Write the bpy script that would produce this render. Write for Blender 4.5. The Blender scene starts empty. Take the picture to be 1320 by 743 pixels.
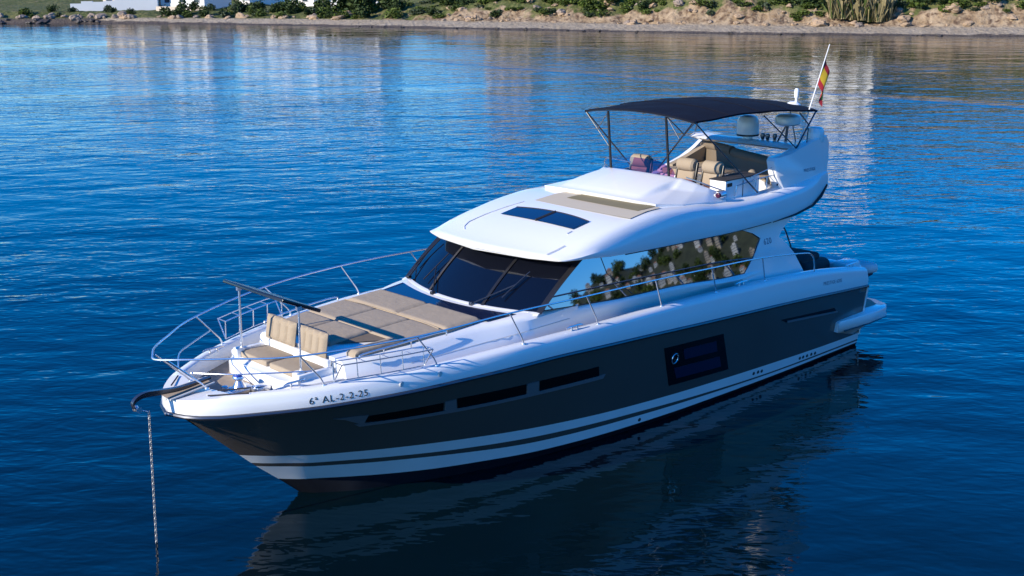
import bpy, bmesh, math, random
from mathutils import Vector, Matrix, noise
random.seed(7)
R = math.radians
sc = bpy.context.scene
C = sc.collection

# ------------------------------------------------------------------ camera, sky, sun, exposure
CAM = (24.145, 16.172, 8.340)
yaw, pit, rol = R(-133.456), R(14.745), R(-0.454)
fw = Vector((math.cos(yaw)*math.cos(pit), math.sin(yaw)*math.cos(pit), -math.sin(pit)))
rt = Vector((math.sin(yaw), -math.cos(yaw), 0)); up = rt.cross(fw)
r2 = rt*math.cos(rol) + up*math.sin(rol); u2 = -rt*math.sin(rol) + up*math.cos(rol)
cam = bpy.data.cameras.new('camera'); camo = bpy.data.objects.new('camera', cam); C.objects.link(camo)
m = Matrix((r2, u2, -fw)).transposed().to_4x4(); m.translation = CAM
camo.matrix_world = m
cam.sensor_width = 36; cam.lens = 36*1587.5/1320; cam.clip_end = 8000; cam.clip_start = 0.3
sc.camera = camo

SUN_EL = R(25.5)
SUN_AZ = R(-12.5)                      # mathematical azimuth, from +x towards +y
w = bpy.data.worlds.new("World"); sc.world = w; w.use_nodes = True
nt = w.node_tree; bg = nt.nodes['Background']
sky = nt.nodes.new('ShaderNodeTexSky'); sky.sky_type = 'NISHITA'; sky.sun_disc = False
sky.sun_elevation = SUN_EL; sky.sun_rotation = R(90) - SUN_AZ
sky.altitude = 0; sky.air_density = 0.95; sky.dust_density = 0.0; sky.ozone_density = 6.0
hs = nt.nodes.new('ShaderNodeHueSaturation'); hs.inputs['Saturation'].default_value = 1.42; hs.inputs['Hue'].default_value = .511
nt.links.new(sky.outputs[0], hs.inputs['Color']); nt.links.new(hs.outputs[0], bg.inputs[0]); bg.inputs[1].default_value = 0.15
sl = bpy.data.lights.new('sun', 'SUN'); sl.energy = 3.9; sl.angle = R(0.5); sl.color = (1, .90, .75)
so = bpy.data.objects.new('sun', sl); C.objects.link(so)
sd_ = Vector((math.cos(SUN_EL)*math.cos(SUN_AZ), math.cos(SUN_EL)*math.sin(SUN_AZ), math.sin(SUN_EL)))
so.rotation_euler = sd_.to_track_quat('Z', 'Y').to_euler(); so.location = (30, -10, 30)
vs = sc.view_settings; vs.view_transform = 'Standard'; vs.look = 'None'; vs.gamma = 1; vs.exposure = 0.82
vs.use_curve_mapping = False
sc.cycles.use_denoising = True
sc.cycles.max_bounces = 8; sc.cycles.glossy_bounces = 5; sc.cycles.transmission_bounces = 6; sc.cycles.transparent_max_bounces = 12
sc.cycles.caustics_reflective = False; sc.cycles.caustics_refractive = False

WZ = -0.12                              # water level

# ------------------------------------------------------------------ materials
def mat(name, col, rough=.5, metal=0, coat=0, spec=.5, ior=None, vary=0, vscale=6, bump=0, bscale=40, rvary=0):
    m = bpy.data.materials.new(name); m.use_nodes = True
    n = m.node_tree.nodes; l = m.node_tree.links; b = n['Principled BSDF']
    b.inputs['Base Color'].default_value = (*col, 1); b.inputs['Roughness'].default_value = rough
    b.inputs['Metallic'].default_value = metal; b.inputs['Coat Weight'].default_value = coat
    b.inputs['Coat Roughness'].default_value = .04
    b.inputs['Specular IOR Level'].default_value = spec
    if ior: b.inputs['IOR'].default_value = ior
    if vary or bump or rvary:
        tc = n.new('ShaderNodeTexCoord')
    if vary or rvary:
        t = n.new('ShaderNodeTexNoise'); t.inputs['Scale'].default_value = vscale; t.inputs['Detail'].default_value = 5
        l.new(tc.outputs['Object'], t.inputs['Vector'])
    if vary:
        mx = n.new('ShaderNodeMix'); mx.data_type = 'RGBA'
        mx.inputs[6].default_value = (*[c*(1-vary) for c in col], 1); mx.inputs[7].default_value = (*[min(1, c*(1+vary)) for c in col], 1)
        l.new(t.outputs['Fac'], mx.inputs[0]); l.new(mx.outputs[2], b.inputs['Base Color'])
    if rvary:
        mr = n.new('ShaderNodeMapRange'); mr.inputs[3].default_value = max(0, rough-rvary); mr.inputs[4].default_value = rough+rvary
        mr.inputs[1].default_value = .3; mr.inputs[2].default_value = .7
        l.new(t.outputs['Fac'], mr.inputs[0]); l.new(mr.outputs[0], b.inputs['Roughness'])
    if bump:
        t2 = n.new('ShaderNodeTexNoise'); t2.inputs['Scale'].default_value = bscale; t2.inputs['Detail'].default_value = 3
        l.new(tc.outputs['Object'], t2.inputs['Vector'])
        bp = n.new('ShaderNodeBump'); bp.inputs['Strength'].default_value = bump; bp.inputs['Distance'].default_value = .02
        l.new(t2.outputs['Fac'], bp.inputs['Height']); l.new(bp.outputs[0], b.inputs['Normal'])
    return m

M = {}
M['gel'] = mat('white_gelcoat', (.80, .80, .79), .3, coat=.5)
M['hull'] = mat('charcoal_hull_paint', (.085, .070, .060), .22, coat=.5, vary=.10, vscale=.7, bump=.10, bscale=.9)
M['stripe'] = mat('white_stripe_paint', (.72, .73, .73), .3, coat=.4, vary=.07, vscale=1.6, bump=.08, bscale=.9)
M['boot'] = mat('black_bottom_paint', (.006, .008, .013), .6, vary=.3, spec=.12)
M['teak'] = mat('teak_deck', (.33, .26, .19), .6, vary=.22, vscale=9)
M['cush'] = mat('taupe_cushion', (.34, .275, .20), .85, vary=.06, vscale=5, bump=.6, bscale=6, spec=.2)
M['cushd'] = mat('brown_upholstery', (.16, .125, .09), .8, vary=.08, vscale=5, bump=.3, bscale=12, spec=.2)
M['steel'] = mat('stainless_steel', (.70, .71, .73), .25, metal=.85)
M['dsteel'] = mat('dark_steel_tube', (.10, .105, .12), .25, metal=.8)
M['black'] = mat('black_paint', (.012, .012, .014), .35)
M['canvas'] = mat('navy_canvas', (.006, .008, .016), .9, vary=.25, vscale=3, bump=.4, bscale=5, spec=.15)
M['glass'] = mat('tinted_windscreen_glass', (.003, .004, .008), .02, ior=1.5, spec=.6)
M['sglass'] = mat('mirrored_side_glass', (.25, .28, .32), .017, metal=1)
M['hglass'] = mat('black_hull_glass', (.003, .003, .004), .05, spec=.35)
M['blind'] = mat('blue_blind', (.008, .010, .036), .3)
M['skyl'] = mat('blue_skylight_glass', (.006, .014, .045), .06, spec=.7)
M['ledge'] = mat('grey_window_ledge', (.15, .15, .16), .35, coat=.2)
M['beige'] = mat('beige_sunroof_cloth', (.50, .43, .32), .8)
M['olive'] = mat('olive_sunroof_strip', (.20, .165, .085), .8)
M['ltgrey'] = mat('light_grey_plastic', (.55, .55, .54), .45)
M['dgrey'] = mat('dark_grey_cover', (.030, .028, .030), .8, vary=.2, vscale=8, bump=.4, bscale=8)
M['panel'] = mat('dark_solar_panel', (.006, .008, .014), .25)
M['text'] = mat('black_lettering', (.015, .015, .02), .5)
M['gtext'] = mat('grey_lettering', (.12, .14, .20), .4)
M['red'] = mat('flag_red', (.34, .015, .02), .8, vary=.2)
M['yellow'] = mat('flag_yellow', (.50, .33, .015), .8, vary=.1)
M['crest'] = mat('flag_crest_red', (.25, .05, .03), .8)
M['wood'] = mat('pale_flagstaff', (.72, .72, .70), .4)
M['tube'] = mat('pale_inflatable_tube', (.74, .68, .66), .5)
M['tubed'] = mat('navy_inflatable_bottom', (.03, .035, .09), .5)
M['blue'] = mat('blue_cover_cloth', (.02, .06, .35), .8)
M['chain'] = mat('galvanised_chain', (.34, .34, .33), .5, metal=.5, vary=.2, vscale=30)
M['lamp'] = mat('lamp_lens_dark', (.06, .01, .03), .1)

def clear_mat(name, col, alpha, rough=.02):
    m = bpy.data.materials.new(name); m.use_nodes = True
    b = m.node_tree.nodes['Principled BSDF']
    b.inputs['Base Color'].default_value = (*col, 1); b.inputs['Roughness'].default_value = rough; b.inputs['Alpha'].default_value = alpha
    return m
def tint_mat(name, col, gl):
    m = bpy.data.materials.new(name); m.use_nodes = True; n = m.node_tree.nodes; l = m.node_tree.links
    n.remove(n['Principled BSDF']); t = n.new('ShaderNodeBsdfTransparent'); t.inputs[0].default_value = (*col, 1)
    g = n.new('ShaderNodeBsdfGlossy'); g.inputs['Roughness'].default_value = .03; mx = n.new('ShaderNodeMixShader'); mx.inputs[0].default_value = gl
    l.new(t.outputs[0], mx.inputs[1]); l.new(g.outputs[0], mx.inputs[2]); l.new(mx.outputs[0], n['Material Output'].inputs[0]); return m
M['purple'] = tint_mat('purple_tinted_acrylic', (.42, .20, .36), .10)
M['clear'] = tint_mat('clear_acrylic', (.62, .72, .86), .08)

# ------------------------------------------------------------------ helpers
def pchip(pts):
    X = [p[0] for p in pts]; Y = [p[1] for p in pts]; n = len(X)
    h = [X[i+1]-X[i] for i in range(n-1)]; d = [(Y[i+1]-Y[i])/h[i] for i in range(n-1)]
    mm = [0]*n
    for i in range(1, n-1):
        if d[i-1]*d[i] > 0:
            w1 = 2*h[i]+h[i-1]; w2 = h[i]+2*h[i-1]; mm[i] = (w1+w2)/(w1/d[i-1]+w2/d[i])
    mm[0] = d[0]; mm[-1] = d[-1]
    def f(x):
        x = min(max(x, X[0]), X[-1]); i = 0
        while i < n-2 and x > X[i+1]: i += 1
        t = (x-X[i])/h[i]
        return (2*t**3-3*t*t+1)*Y[i]+(t**3-2*t*t+t)*h[i]*mm[i]+(3*t*t-2*t**3)*Y[i+1]+(t**3-t*t)*h[i]*mm[i+1]
    return f

def link(name, me, mats, parent=None, smooth=True, ang=35):
    if not isinstance(mats, (list, tuple)): mats = [mats]
    for k in mats: me.materials.append(k)
    if smooth:
        me.shade_smooth()
        me.set_sharp_from_angle(angle=R(ang))
    o = bpy.data.objects.new(name, me); C.objects.link(o)
    if parent:
        o.parent = parent
        if parent.type == 'EMPTY': o.matrix_parent_inverse = Matrix.Translation(-parent.location)
    return o

def mesh(name, verts, faces, mats, parent=None, smooth=True, ang=35, midx=None, recalc=True):
    me = bpy.data.meshes.new(name); me.from_pydata([tuple(v) for v in verts], [], faces)
    if midx:
        for p, k in zip(me.polygons, midx): p.material_index = k
    if recalc:
        bm = bmesh.new(); bm.from_mesh(me)
        bmesh.ops.remove_doubles(bm, verts=bm.verts, dist=.0004)
        bmesh.ops.recalc_face_normals(bm, faces=bm.faces); bm.to_mesh(me); bm.free()
    me.update()
    return link(name, me, mats, parent, smooth, ang)

class MB:
    def __init__(s): s.v = []; s.f = []; s.k = []
    def add(s, v, f, k=0):
        o = len(s.v); s.v += [tuple(p) for p in v]; s.f += [[i+o for i in q] for q in f]; s.k += [k]*len(f)
        return s
    def grid(s, rows, k=0, cu=False, cv=False):
        n = len(rows); m_ = len(rows[0]); v = [p for r in rows for p in r]; f = []
        for i in range(n if cu else n-1):
            for j in range(m_ if cv else m_-1):
                f.append([i*m_+j, i*m_+(j+1) % m_, ((i+1) % n)*m_+(j+1) % m_, ((i+1) % n)*m_+j])
        return s.add(v, f, k)
    def tube(s, pts, r, k=0, n=8, closed=False):
        pts = [Vector(p) for p in pts]; rows = []; prev = None
        for i, p in enumerate(pts):
            if closed: t = (pts[(i+1) % len(pts)]-pts[i-1])
            else: t = pts[min(i+1, len(pts)-1)]-pts[max(i-1, 0)]
            t.normalize()
            if prev is None:
                a = Vector((0, 0, 1)) if abs(t.z) < .9 else Vector((1, 0, 0))
                a = (a-t*a.dot(t)).normalized()
            else:
                a = (prev-t*prev.dot(t)).normalized()
            prev = a; b = t.cross(a)
            rr = r[i] if isinstance(r, (list, tuple)) else r
            rows.append([p+(a*math.cos(2*math.pi*j/n)+b*math.sin(2*math.pi*j/n))*rr for j in range(n)])
        s.grid(rows, k, cu=closed, cv=True)
        if not closed:
            s.add(rows[0], [list(range(n))], k); s.add(rows[-1], [list(range(n))], k)
        return s
    def box(s, c, d, k=0, bev=0, seg=2, rz=0, ry=0, rx=0):
        bm = bmesh.new(); bmesh.ops.create_cube(bm, size=1)
        for v in bm.verts: v.co = Vector((v.co.x*d[0], v.co.y*d[1], v.co.z*d[2]))
        if bev: bmesh.ops.bevel(bm, geom=list(bm.edges), offset=bev, segments=seg, affect='EDGES', profile=.5)
        T = Matrix.Translation(c) @ Matrix.Rotation(rz, 4, 'Z') @ Matrix.Rotation(ry, 4, 'Y') @ Matrix.Rotation(rx, 4, 'X')
        bm.verts.index_update()
        s.add([T @ v.co for v in bm.verts], [[v.index for v in f.verts] for f in bm.faces], k); bm.free()
        return s
    def lathe(s, c, prof, n=20, k=0, axis='Z'):
        rows = []
        for r_, z in prof:
            row = []
            for j in range(n):
                a = 2*math.pi*j/n
                p = (r_*math.cos(a), r_*math.sin(a), z)
                if axis == 'X': p = (z, p[0], p[1])
                if axis == 'Y': p = (p[0], z, p[1])
                row.append((c[0]+p[0], c[1]+p[1], c[2]+p[2]))
            rows.append(row)
        return s.grid(rows, k, cv=True)
    def prism(s, poly, off, k=0):
        """poly: 3-D outline; off: thickness vector"""
        n = len(poly); o = Vector(off)
        v = [Vector(p) for p in poly]+[Vector(p)+o for p in poly]
        f = [list(range(n)), list(range(2*n-1, n-1, -1))]+[[i, (i+1) % n, n+(i+1) % n, n+i] for i in range(n)]
        return s.add(v, f, k)
    def build(s, name, mats, parent=None, smooth=True, ang=35, recalc=True):
        return mesh(name, s.v, s.f, mats, parent, smooth, ang, s.k, recalc)

def arc(pts, n=8):
    """Catmull-Rom through points"""
    P = [Vector(p) for p in pts]; P = [2*P[0]-P[1]]+P+[2*P[-1]-P[-2]]; out = []
    for i in range(1, len(P)-2):
        for j in range(n):
            t = j/n
            out.append(.5*((2*P[i])+(P[i+1]-P[i-1])*t+(2*P[i-1]-5*P[i]+4*P[i+1]-P[i+2])*t*t+(3*P[i]-P[i-1]-3*P[i+1]+P[i+2])*t**3))
    return out+[P[-2]]

def tag(o, label=None, cat=None, group=None, kind=None):
    if label: o['label'] = label
    if cat: o['category'] = cat
    if group: o['group'] = group
    if kind: o['kind'] = kind
    return o
def empty(name, loc, label=None, cat=None, group=None):
    o = bpy.data.objects.new(name, None); C.objects.link(o); o.location = loc; o.empty_display_size = .3
    return tag(o, label, cat, group)
def mir(p): return (p[0], -p[1], p[2])

# ------------------------------------------------------------------ the sea
def water_material():
    m = bpy.data.materials.new('sea_water'); m.use_nodes = True
    n = m.node_tree.nodes; l = m.node_tree.links; b = n['Principled BSDF']
    b.inputs['Base Color'].default_value = (.0008, .0065, .0105, 1)
    b.inputs['Roughness'].default_value = .03; b.inputs['IOR'].default_value = 1.40
    tc = n.new('ShaderNodeTexCoord')
    def wave(length, stretch, rot, detail, rough=.5):
        mp = n.new('ShaderNodeMapping'); mp.vector_type = 'TEXTURE'; mp.inputs['Rotation'].default_value = (0, 0, R(136.5)+rot)
        mp.inputs['Scale'].default_value = (length*stretch, length, length)
        l.new(tc.outputs['Object'], mp.inputs['Vector'])
        t = n.new('ShaderNodeTexNoise'); t.inputs['Scale'].default_value = 1; t.inputs['Detail'].default_value = detail
        t.inputs['Roughness'].default_value = rough; t.inputs['Distortion'].default_value = .4
        l.new(mp.outputs[0], t.inputs['Vector']); return t.outputs['Fac']
    def math_(op, a, c):
        q = n.new('ShaderNodeMath'); q.operation = op
        for i, v in enumerate((a, c)):
            if isinstance(v, (int, float)): q.inputs[i].default_value = v
            else: l.new(v, q.inputs[i])
        return q.outputs[0]
    roll = wave(1.9, 1.7, R(24), 1, .4)
    swell = wave(4.5, 1.8, R(-14), 2)
    chop = wave(.95, 2.0, R(10), 3, .5)
    rip = wave(.30, 2.0, R(-8), 2, .55)
    patch = wave(26, 2.2, R(6), 2)          # calmer and rougher areas
    # rougher water beyond the line of an old wake, and near-calm towards the shore
    sep = n.new('ShaderNodeSeparateXYZ'); l.new(tc.outputs['Object'], sep.inputs[0])
    wig = wave(20, 1, 0, 2)
    xx = math_('ADD', sep.outputs['X'], math_('MULTIPLY', wig, 2.2))
    wk = n.new('ShaderNodeMapRange'); wk.inputs[1].default_value = -46.7; wk.inputs[2].default_value = -45.9
    wk.inputs[3].default_value = 0; wk.inputs[4].default_value = 1; l.new(xx, wk.inputs[0])
    wk2 = n.new('ShaderNodeMapRange'); wk2.inputs[1].default_value = -49.2; wk2.inputs[2].default_value = -46.8
    wk2.inputs[3].default_value = 0; wk2.inputs[4].default_value = 1; l.new(xx, wk2.inputs[0])
    band = math_('MULTIPLY', wk2.outputs[0], math_('SUBTRACT', 1.0, wk.outputs[0]))
    pm = n.new('ShaderNodeMapRange'); pm.inputs[1].default_value = .38; pm.inputs[2].default_value = .62
    pm.inputs[3].default_value = .45; pm.inputs[4].default_value = 1.25; l.new(patch, pm.inputs[0])
    vd = n.new('ShaderNodeVectorMath'); vd.operation = 'DISTANCE'; vd.inputs[1].default_value = (10, 5.5, WZ); l.new(tc.outputs['Object'], vd.inputs[0])
    lee = n.new('ShaderNodeMapRange'); lee.interpolation_type = 'SMOOTHSTEP'; lee.inputs[1].default_value = 4; lee.inputs[2].default_value = 15
    lee.inputs[3].default_value = .42; lee.inputs[4].default_value = 1.0; l.new(vd.outputs['Value'], lee.inputs[0])
    far = n.new('ShaderNodeMapRange'); far.inputs[1].default_value = 70; far.inputs[2].default_value = 130; far.inputs[3].default_value = 1; far.inputs[4].default_value = .7; l.new(vd.outputs['Value'], far.inputs[0])
    amp = math_('MULTIPLY', math_('MULTIPLY', math_('ADD', pm.outputs[0], math_('MULTIPLY', band, 1.1)), lee.outputs[0]), far.outputs[0])
    h = math_('ADD', math_('ADD', math_('MULTIPLY', swell, .45), math_('MULTIPLY', roll, .16)), math_('MULTIPLY', math_('MULTIPLY', chop, amp), .25))
    h = math_('ADD', h, math_('MULTIPLY', math_('MULTIPLY', rip, amp), .085))
    bp = n.new('ShaderNodeBump'); bp.inputs['Strength'].default_value = 1; bp.inputs['Distance'].default_value = WATER_BUMP
    l.new(h, bp.inputs['Height']); l.new(bp.outputs[0], b.inputs['Normal'])
    return m
WATER_BUMP = .24
wtr = mesh('sea', [(-3000, -3000, WZ), (3000, -3000, WZ), (3000, 3000, WZ), (-3000, 3000, WZ)], [[0, 1, 2, 3]], water_material(), smooth=False)
tag(wtr, kind='structure')

# ------------------------------------------------------------------ the shore: terrain and beach
SO = Vector((-91, -105, 0)); SS = Vector((-.4148, .9099, 0)); ST = Vector((-.9099, -.4148, 0))
def P(s, t, z=0): return SO+SS*s+ST*t+Vector((0, 0, z))
coast = pchip([(-260, 4), (-120, 0), (-86.7, -1), (-69, 3), (-42, 3.8), (-20, 2), (0, .1), (34, -2.8), (63, -.7), (120, 2), (260, 10)])
bank = pchip([(-260, .6), (-75, .7), (-45, .8), (-30, 1.1), (-8, 2.2), (15, 3.0), (40, 3.2), (70, 3.4), (260, 3.5)])   # height of the bank behind the sand
sandw = pchip([(-260, 1.5), (-78, 1.5), (-66, 2.5), (-45, 4.5), (-10, 5), (30, 5.5), (63, 5), (260, 5)])
hilltop = pchip([(-260, 6), (-120, 7), (-80, 7.5), (-45, 9), (-20, 14), (5, 20), (35, 22), (70, 21), (260, 19)])
def ridge(q):
    a = noise.noise(q*.33+Vector((9, 2, 0))); c = noise.noise(q*.85+Vector((1, 7, 0)))
    return .5-abs(a)*1.6+.45*(.4-abs(c)*1.5)
flat = pchip([(-260, 40), (-60, 36), (-40, 26), (-22, 8), (0, 5), (260, 5)])
def H(s, t):
    a = t-coast(s); sw = sandw(s); q = Vector((s, t, 0))
    if a < -6: return -1.2
    if a < 0: return WZ+a*.18
    nz = noise.noise(q*.09)*1.0+noise.noise(q*.3)*.45+noise.noise(q*.9)*.22
    if a < sw: return WZ+.75*(a/sw)**.9+.05*nz*min(1, a)
    b = a-sw; bk = bank(s); wd = 6+2.5*noise.noise(q*.05)
    f = min(1, b/wd); f = f*f*(3-2*f)
    z = WZ+.75+bk*f+nz*min(1, b/1.5)*(.35+.1*bk)+ridge(q)*min(1, b/1.2)*.32*bk*(1-.75*min(1, max(0, b-7)/6))
    g = max(0, b-flat(s))
    return z+(hilltop(s)-bk)*(1-math.exp(-(g/38)**1.4))+noise.noise(q*.03)*1.2*min(1, g/20)

def shore_material():
    m = bpy.data.materials.new('rocky_scrub_ground'); m.use_nodes = True
    n = m.node_tree.nodes; l = m.node_tree.links; b = n['Principled BSDF']; b.inputs['Roughness'].default_value = .9
    b.inputs['Specular IOR Level'].default_value = .15
    tc = n.new('ShaderNodeTexCoord')
    def tex(sc_, det=5):
        t = n.new('ShaderNodeTexNoise'); t.inputs['Scale'].default_value = sc_; t.inputs['Detail'].default_value = det
        l.new(tc.outputs['Object'], t.inputs['Vector']); return t.outputs['Fac']
    def mix(f, a, c):
        x = n.new('ShaderNodeMix'); x.data_type = 'RGBA'
        for i, v in ((0, f), (6, a), (7, c)):
            if isinstance(v, tuple): x.inputs[i].default_value = (*v, 1)
            elif isinstance(v, float): x.inputs[i].default_value = v
            else: l.new(v, x.inputs[i])
        return x.outputs[2]
    def ramp(f, a, c):
        r = n.new('ShaderNodeMapRange'); r.inputs[1].default_value = a; r.inputs[2].default_value = c; l.new(f, r.inputs[0]); return r.outputs[0]
    at = n.new('ShaderNodeAttribute'); at.attribute_name = 'zone'; sep = n.new('ShaderNodeSeparateColor'); l.new(at.outputs['Color'], sep.inputs[0])
    rock = mix(ramp(tex(.8), .35, .65), (.21, .145, .085), (.36, .27, .175))
    rock = mix(ramp(tex(1.5, 4), .50, .66), rock, (.11, .07, .045))
    grass = mix(ramp(tex(.35), .35, .65), (.075, .090, .028), (.15, .145, .055))
    grass = mix(ramp(tex(1.6, 3), .48, .62), grass, (.055, .075, .022))
    sand = mix(ramp(tex(.5), .3, .7), (.29, .235, .165), (.37, .31, .23))
    wet = (.085, .07, .06)
    sand = mix(sep.outputs[2], sand, wet)
    nz = n.new('ShaderNodeMath'); nz.operation = 'MULTIPLY_ADD'; nz.inputs[1].default_value = 1.4; nz.inputs[2].default_value = -.7
    l.new(tex(.45), nz.inputs[0])
    ad = n.new('ShaderNodeMath'); ad.operation = 'ADD'; l.new(sep.outputs[1], ad.inputs[0]); l.new(nz.outputs[0], ad.inputs[1])
    land = mix(ramp(ad.outputs[0], .42, .58), rock, grass)
    col = mix(sep.outputs[0], sand, land)
    l.new(col, b.inputs['Base Color'])
    bp = n.new('ShaderNodeBump'); bp.inputs['Strength'].default_value = 1; bp.inputs['Distance'].default_value = .35
    l.new(tex(1.7, 6), bp.inputs['Height']); l.new(bp.outputs[0], b.inputs['Normal'])
    return m
def build_shore():
    ss = []; s = -260.0
    while s < 200:
        ss.append(s); s += .55 if -95 < s < 75 else 5
    tt = []; t = -16.0
    while t < 260:
        tt.append(t); t += .4 if t < 22 else .8 if t < 45 else (2 if t < 90 else 8)
    rows = [[P(s, t, H(s, t)) for t in tt] for s in ss]
    mb = MB().grid(rows)
    me = bpy.data.meshes.new('shore_land'); me.from_pydata(mb.v, [], mb.f)
    ca = me.color_attributes.new('zone', 'FLOAT_COLOR', 'POINT')
    i = 0
    for s in ss:
        for t in tt:
            a = t-coast(s); b = a-sandw(s)
            land = min(1, max(0, b/.8+.5))
            gr = min(1.1, max(0, (b-.6)/4.6)) if s > -28 else .78
            if s > -28 and s < -8: gr = .72+(gr-.72)*(s+28)/20
            wet = 1 if a < .9+.6*noise.noise(Vector((s*.5, t, 3))) else 0
            if s < -72: wet = min(1, max(0, (3.2-a)/1.5))
            ca.data[i].color = (land, gr, wet, 1); i += 1
    me.update()
    o = link('shore_land', me, shore_material(), None, True, 80)
    tag(o, kind='structure')
build_shore()

# ------------------------------------------------------------------ foliage, rocks, houses of the shore
def leaf_mat(name, col, tr=.1):
    return mat(name, col, .7, vary=.35, vscale=1.3, spec=.2)
LM = {'dark': leaf_mat('dark_green_leaves', (.030, .052, .016)), 'olive': leaf_mat('olive_leaves', (.062, .088, .020)),
      'grey': leaf_mat('grey_green_leaves', (.060, .080, .045)), 'yellow': leaf_mat('yellow_green_leaves', (.090, .130, .020)),
      'dry': leaf_mat('dry_reed_leaves', (.24, .20, .10)), 'twig': mat('brown_twigs', (.09, .06, .04), .9)}
def clump(n, rx, rz, leaf, seed, lobes=5):
    """leaf-sized quads through the volume of a few overlapping lobes"""
    rnd = random.Random(seed); mb = MB(); L = []
    for i in range(lobes):
        a = rnd.uniform(0, 6.28); q = rnd.uniform(0, .6)
        L.append((Vector((math.cos(a)*q*rx, math.sin(a)*q*rx, rz*rnd.uniform(.25, .6))), rnd.uniform(.35, .6)))
    for i in range(n):
        c, s = rnd.choice(L)
        d = Vector((rnd.gauss(0, 1), rnd.gauss(0, 1), rnd.gauss(0, 1))).normalized()*rnd.uniform(.35, 1)**.6
        p = c+Vector((d.x*rx*s, d.y*rx*s, d.z*rz*s*.9))
        if p.z < 0: p.z = rnd.uniform(0, .15)
        t1 = Vector((rnd.gauss(0, 1), rnd.gauss(0, 1), rnd.gauss(0, .6))).normalized()
        t2 = t1.cross(Vector((rnd.gauss(0, 1), rnd.gauss(0, 1), rnd.gauss(0, 1)))).normalized()
        a = leaf*rnd.uniform(.6, 1.3); b = a*.6
        mb.add([p-t1*a, p-t2*b, p+t1*a, p+t2*b], [[0, 1, 2, 3]], 0 if rnd.random() < .72 else 1)
    return mb
def shrub_proto(kind, mats, n, rx, rz, leaf, seed, lobes=5):
    me = clump(n, rx, rz, leaf, seed, lobes)
    o = me.build('leaf_mesh_'+kind, mats, None, smooth=False, recalc=False)
    C.objects.unlink(o); d = o.data; bpy.data.objects.remove(o); return d
SH = {
 'dark': [shrub_proto('dark', [LM['dark'], LM['olive']], 420, 1.0, 1.3, .13, k) for k in (1, 2, 3)],
 'olive': [shrub_proto('olive', [LM['olive'], LM['yellow']], 380, 1.0, 1.0, .13, k) for k in (4, 5, 6)],
 'grey': [shrub_proto('grey', [LM['grey'], LM['dark']], 360, 1.0, .9, .13, k) for k in (7, 8)],
 'yellow': [shrub_proto('yellow', [LM['yellow'], LM['olive']], 340, 1.0, .7, .12, k) for k in (9, 10)],
}
LAB = {'dark': 'dark green rounded shrub growing on the slope above the far beach',
       'olive': 'olive green low shrub on the bank behind the far beach',
       'grey': 'grey green scrubby bush on the rocky slope behind the far beach',
       'yellow': 'bright yellow green low shrub on the rocky slope behind the far beach'}
def shrub(kind, s, t, size, tall=1.0, label=None, group=None):
    me = random.choice(SH[kind])
    o = bpy.data.objects.new('shrub', me); C.objects.link(o)
    o.location = P(s, t, H(s, t)-.1*size); o.rotation_euler = (0, 0, random.uniform(0, 6.28)); o.scale = (size, size, size*tall)
    tag(o, label or LAB[kind], 'shrub', group or kind+' shrubs along the shore')
    return o
rs = random.Random(11)
# dense belt on the left between the sand and the houses
for i in range(105):
    s = rs.uniform(-88, -20); b = .8+rs.random()**1.3*13
    t = coast(s)+sandw(s)+b
    if s < -64 and rs.random() < .5: continue
    if -82 < s < -52 and b > 5 and rs.random() < .8: continue
    shrub(rs.choice(['dark', 'olive', 'dark', 'grey', 'olive', 'yellow']), s, t, rs.uniform(.8, 1.7), rs.uniform(.8, 1.2))
for s, b, sz in [(-33, 4, 3.0), (-29.5, 3.5, 3.2), (-31, 7, 3.6), (-26, 7, 2.8), (-37, 6, 2.4), (-24, 5, 2.0), (-47, 4, 1.8), (-52, 6, 1.9), (-42, 5, 2.2)]:
    shrub('dark', s, coast(s)+sandw(s)+b, sz, .85, 'big dark green bush above the middle of the far beach', 'big dark bushes on the far shore')
# scattered scrub on the rocky slope to the right
for i in range(178):
    s = rs.uniform(-20, 74); b = 1.8+rs.random()*5.5
    t = coast(s)+sandw(s)+b
    k = rs.choice(['olive', 'yellow', 'grey', 'dark', 'yellow', 'olive'])
    shrub(k, s, t, rs.uniform(.6, 1.5)*(.7+.14*b), rs.uniform(.5, .9))
for s, b, sz in [(36, 4.5, 2.1), (38.6, 4, 2.0), (48, 5, 1.7), (51, 4.5, 1.6), (31, 5, 1.7), (33, 7, 2.2), (54, 7, 2.0)]:
    shrub('dark', s, coast(s)+sandw(s)+b, sz, .9, 'big dark green bush near the reeds on the right shore', 'big dark bushes on the right shore')
# the clump of tall dry reeds behind the beach at the right
def reeds(s0, t0, n, seed):
    rnd = random.Random(seed); mb = MB()
    for i in range(n):
        a = rnd.uniform(0, 6.28); q = rnd.random()**.5*1.5; x = math.cos(a)*q*1.3; y = math.sin(a)*q
        h = rnd.uniform(1.6, 3.2); lean = Vector((rnd.gauss(0, .22), rnd.gauss(0, .22), 1)).normalized()
        w_ = Vector((math.cos(a*3), math.sin(a*3), 0))*rnd.uniform(.035, .06)
        p = Vector((x, y, -.2))
        mb.add([p-w_, p+w_, p+lean*h+w_*.3+Vector((rnd.gauss(0, .2), rnd.gauss(0, .2), 0)), p+lean*h*.97-w_*.3], [[0, 1, 2, 3]], 0 if rnd.random() < .68 else 1)
    o = mb.build('reed_clump', [LM['dry'], LM['olive']], None, smooth=False, recalc=False)
    o.location = P(s0, t0, H(s0, t0)); return o
for i, s in enumerate((42.2, 44.5, 46.5)):
    tag(reeds(s, coast(s)+sandw(s)+2.4, 520, i), 'tall clump of dry reeds behind the sand at the right', 'reeds', 'reed clumps behind the beach')

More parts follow.
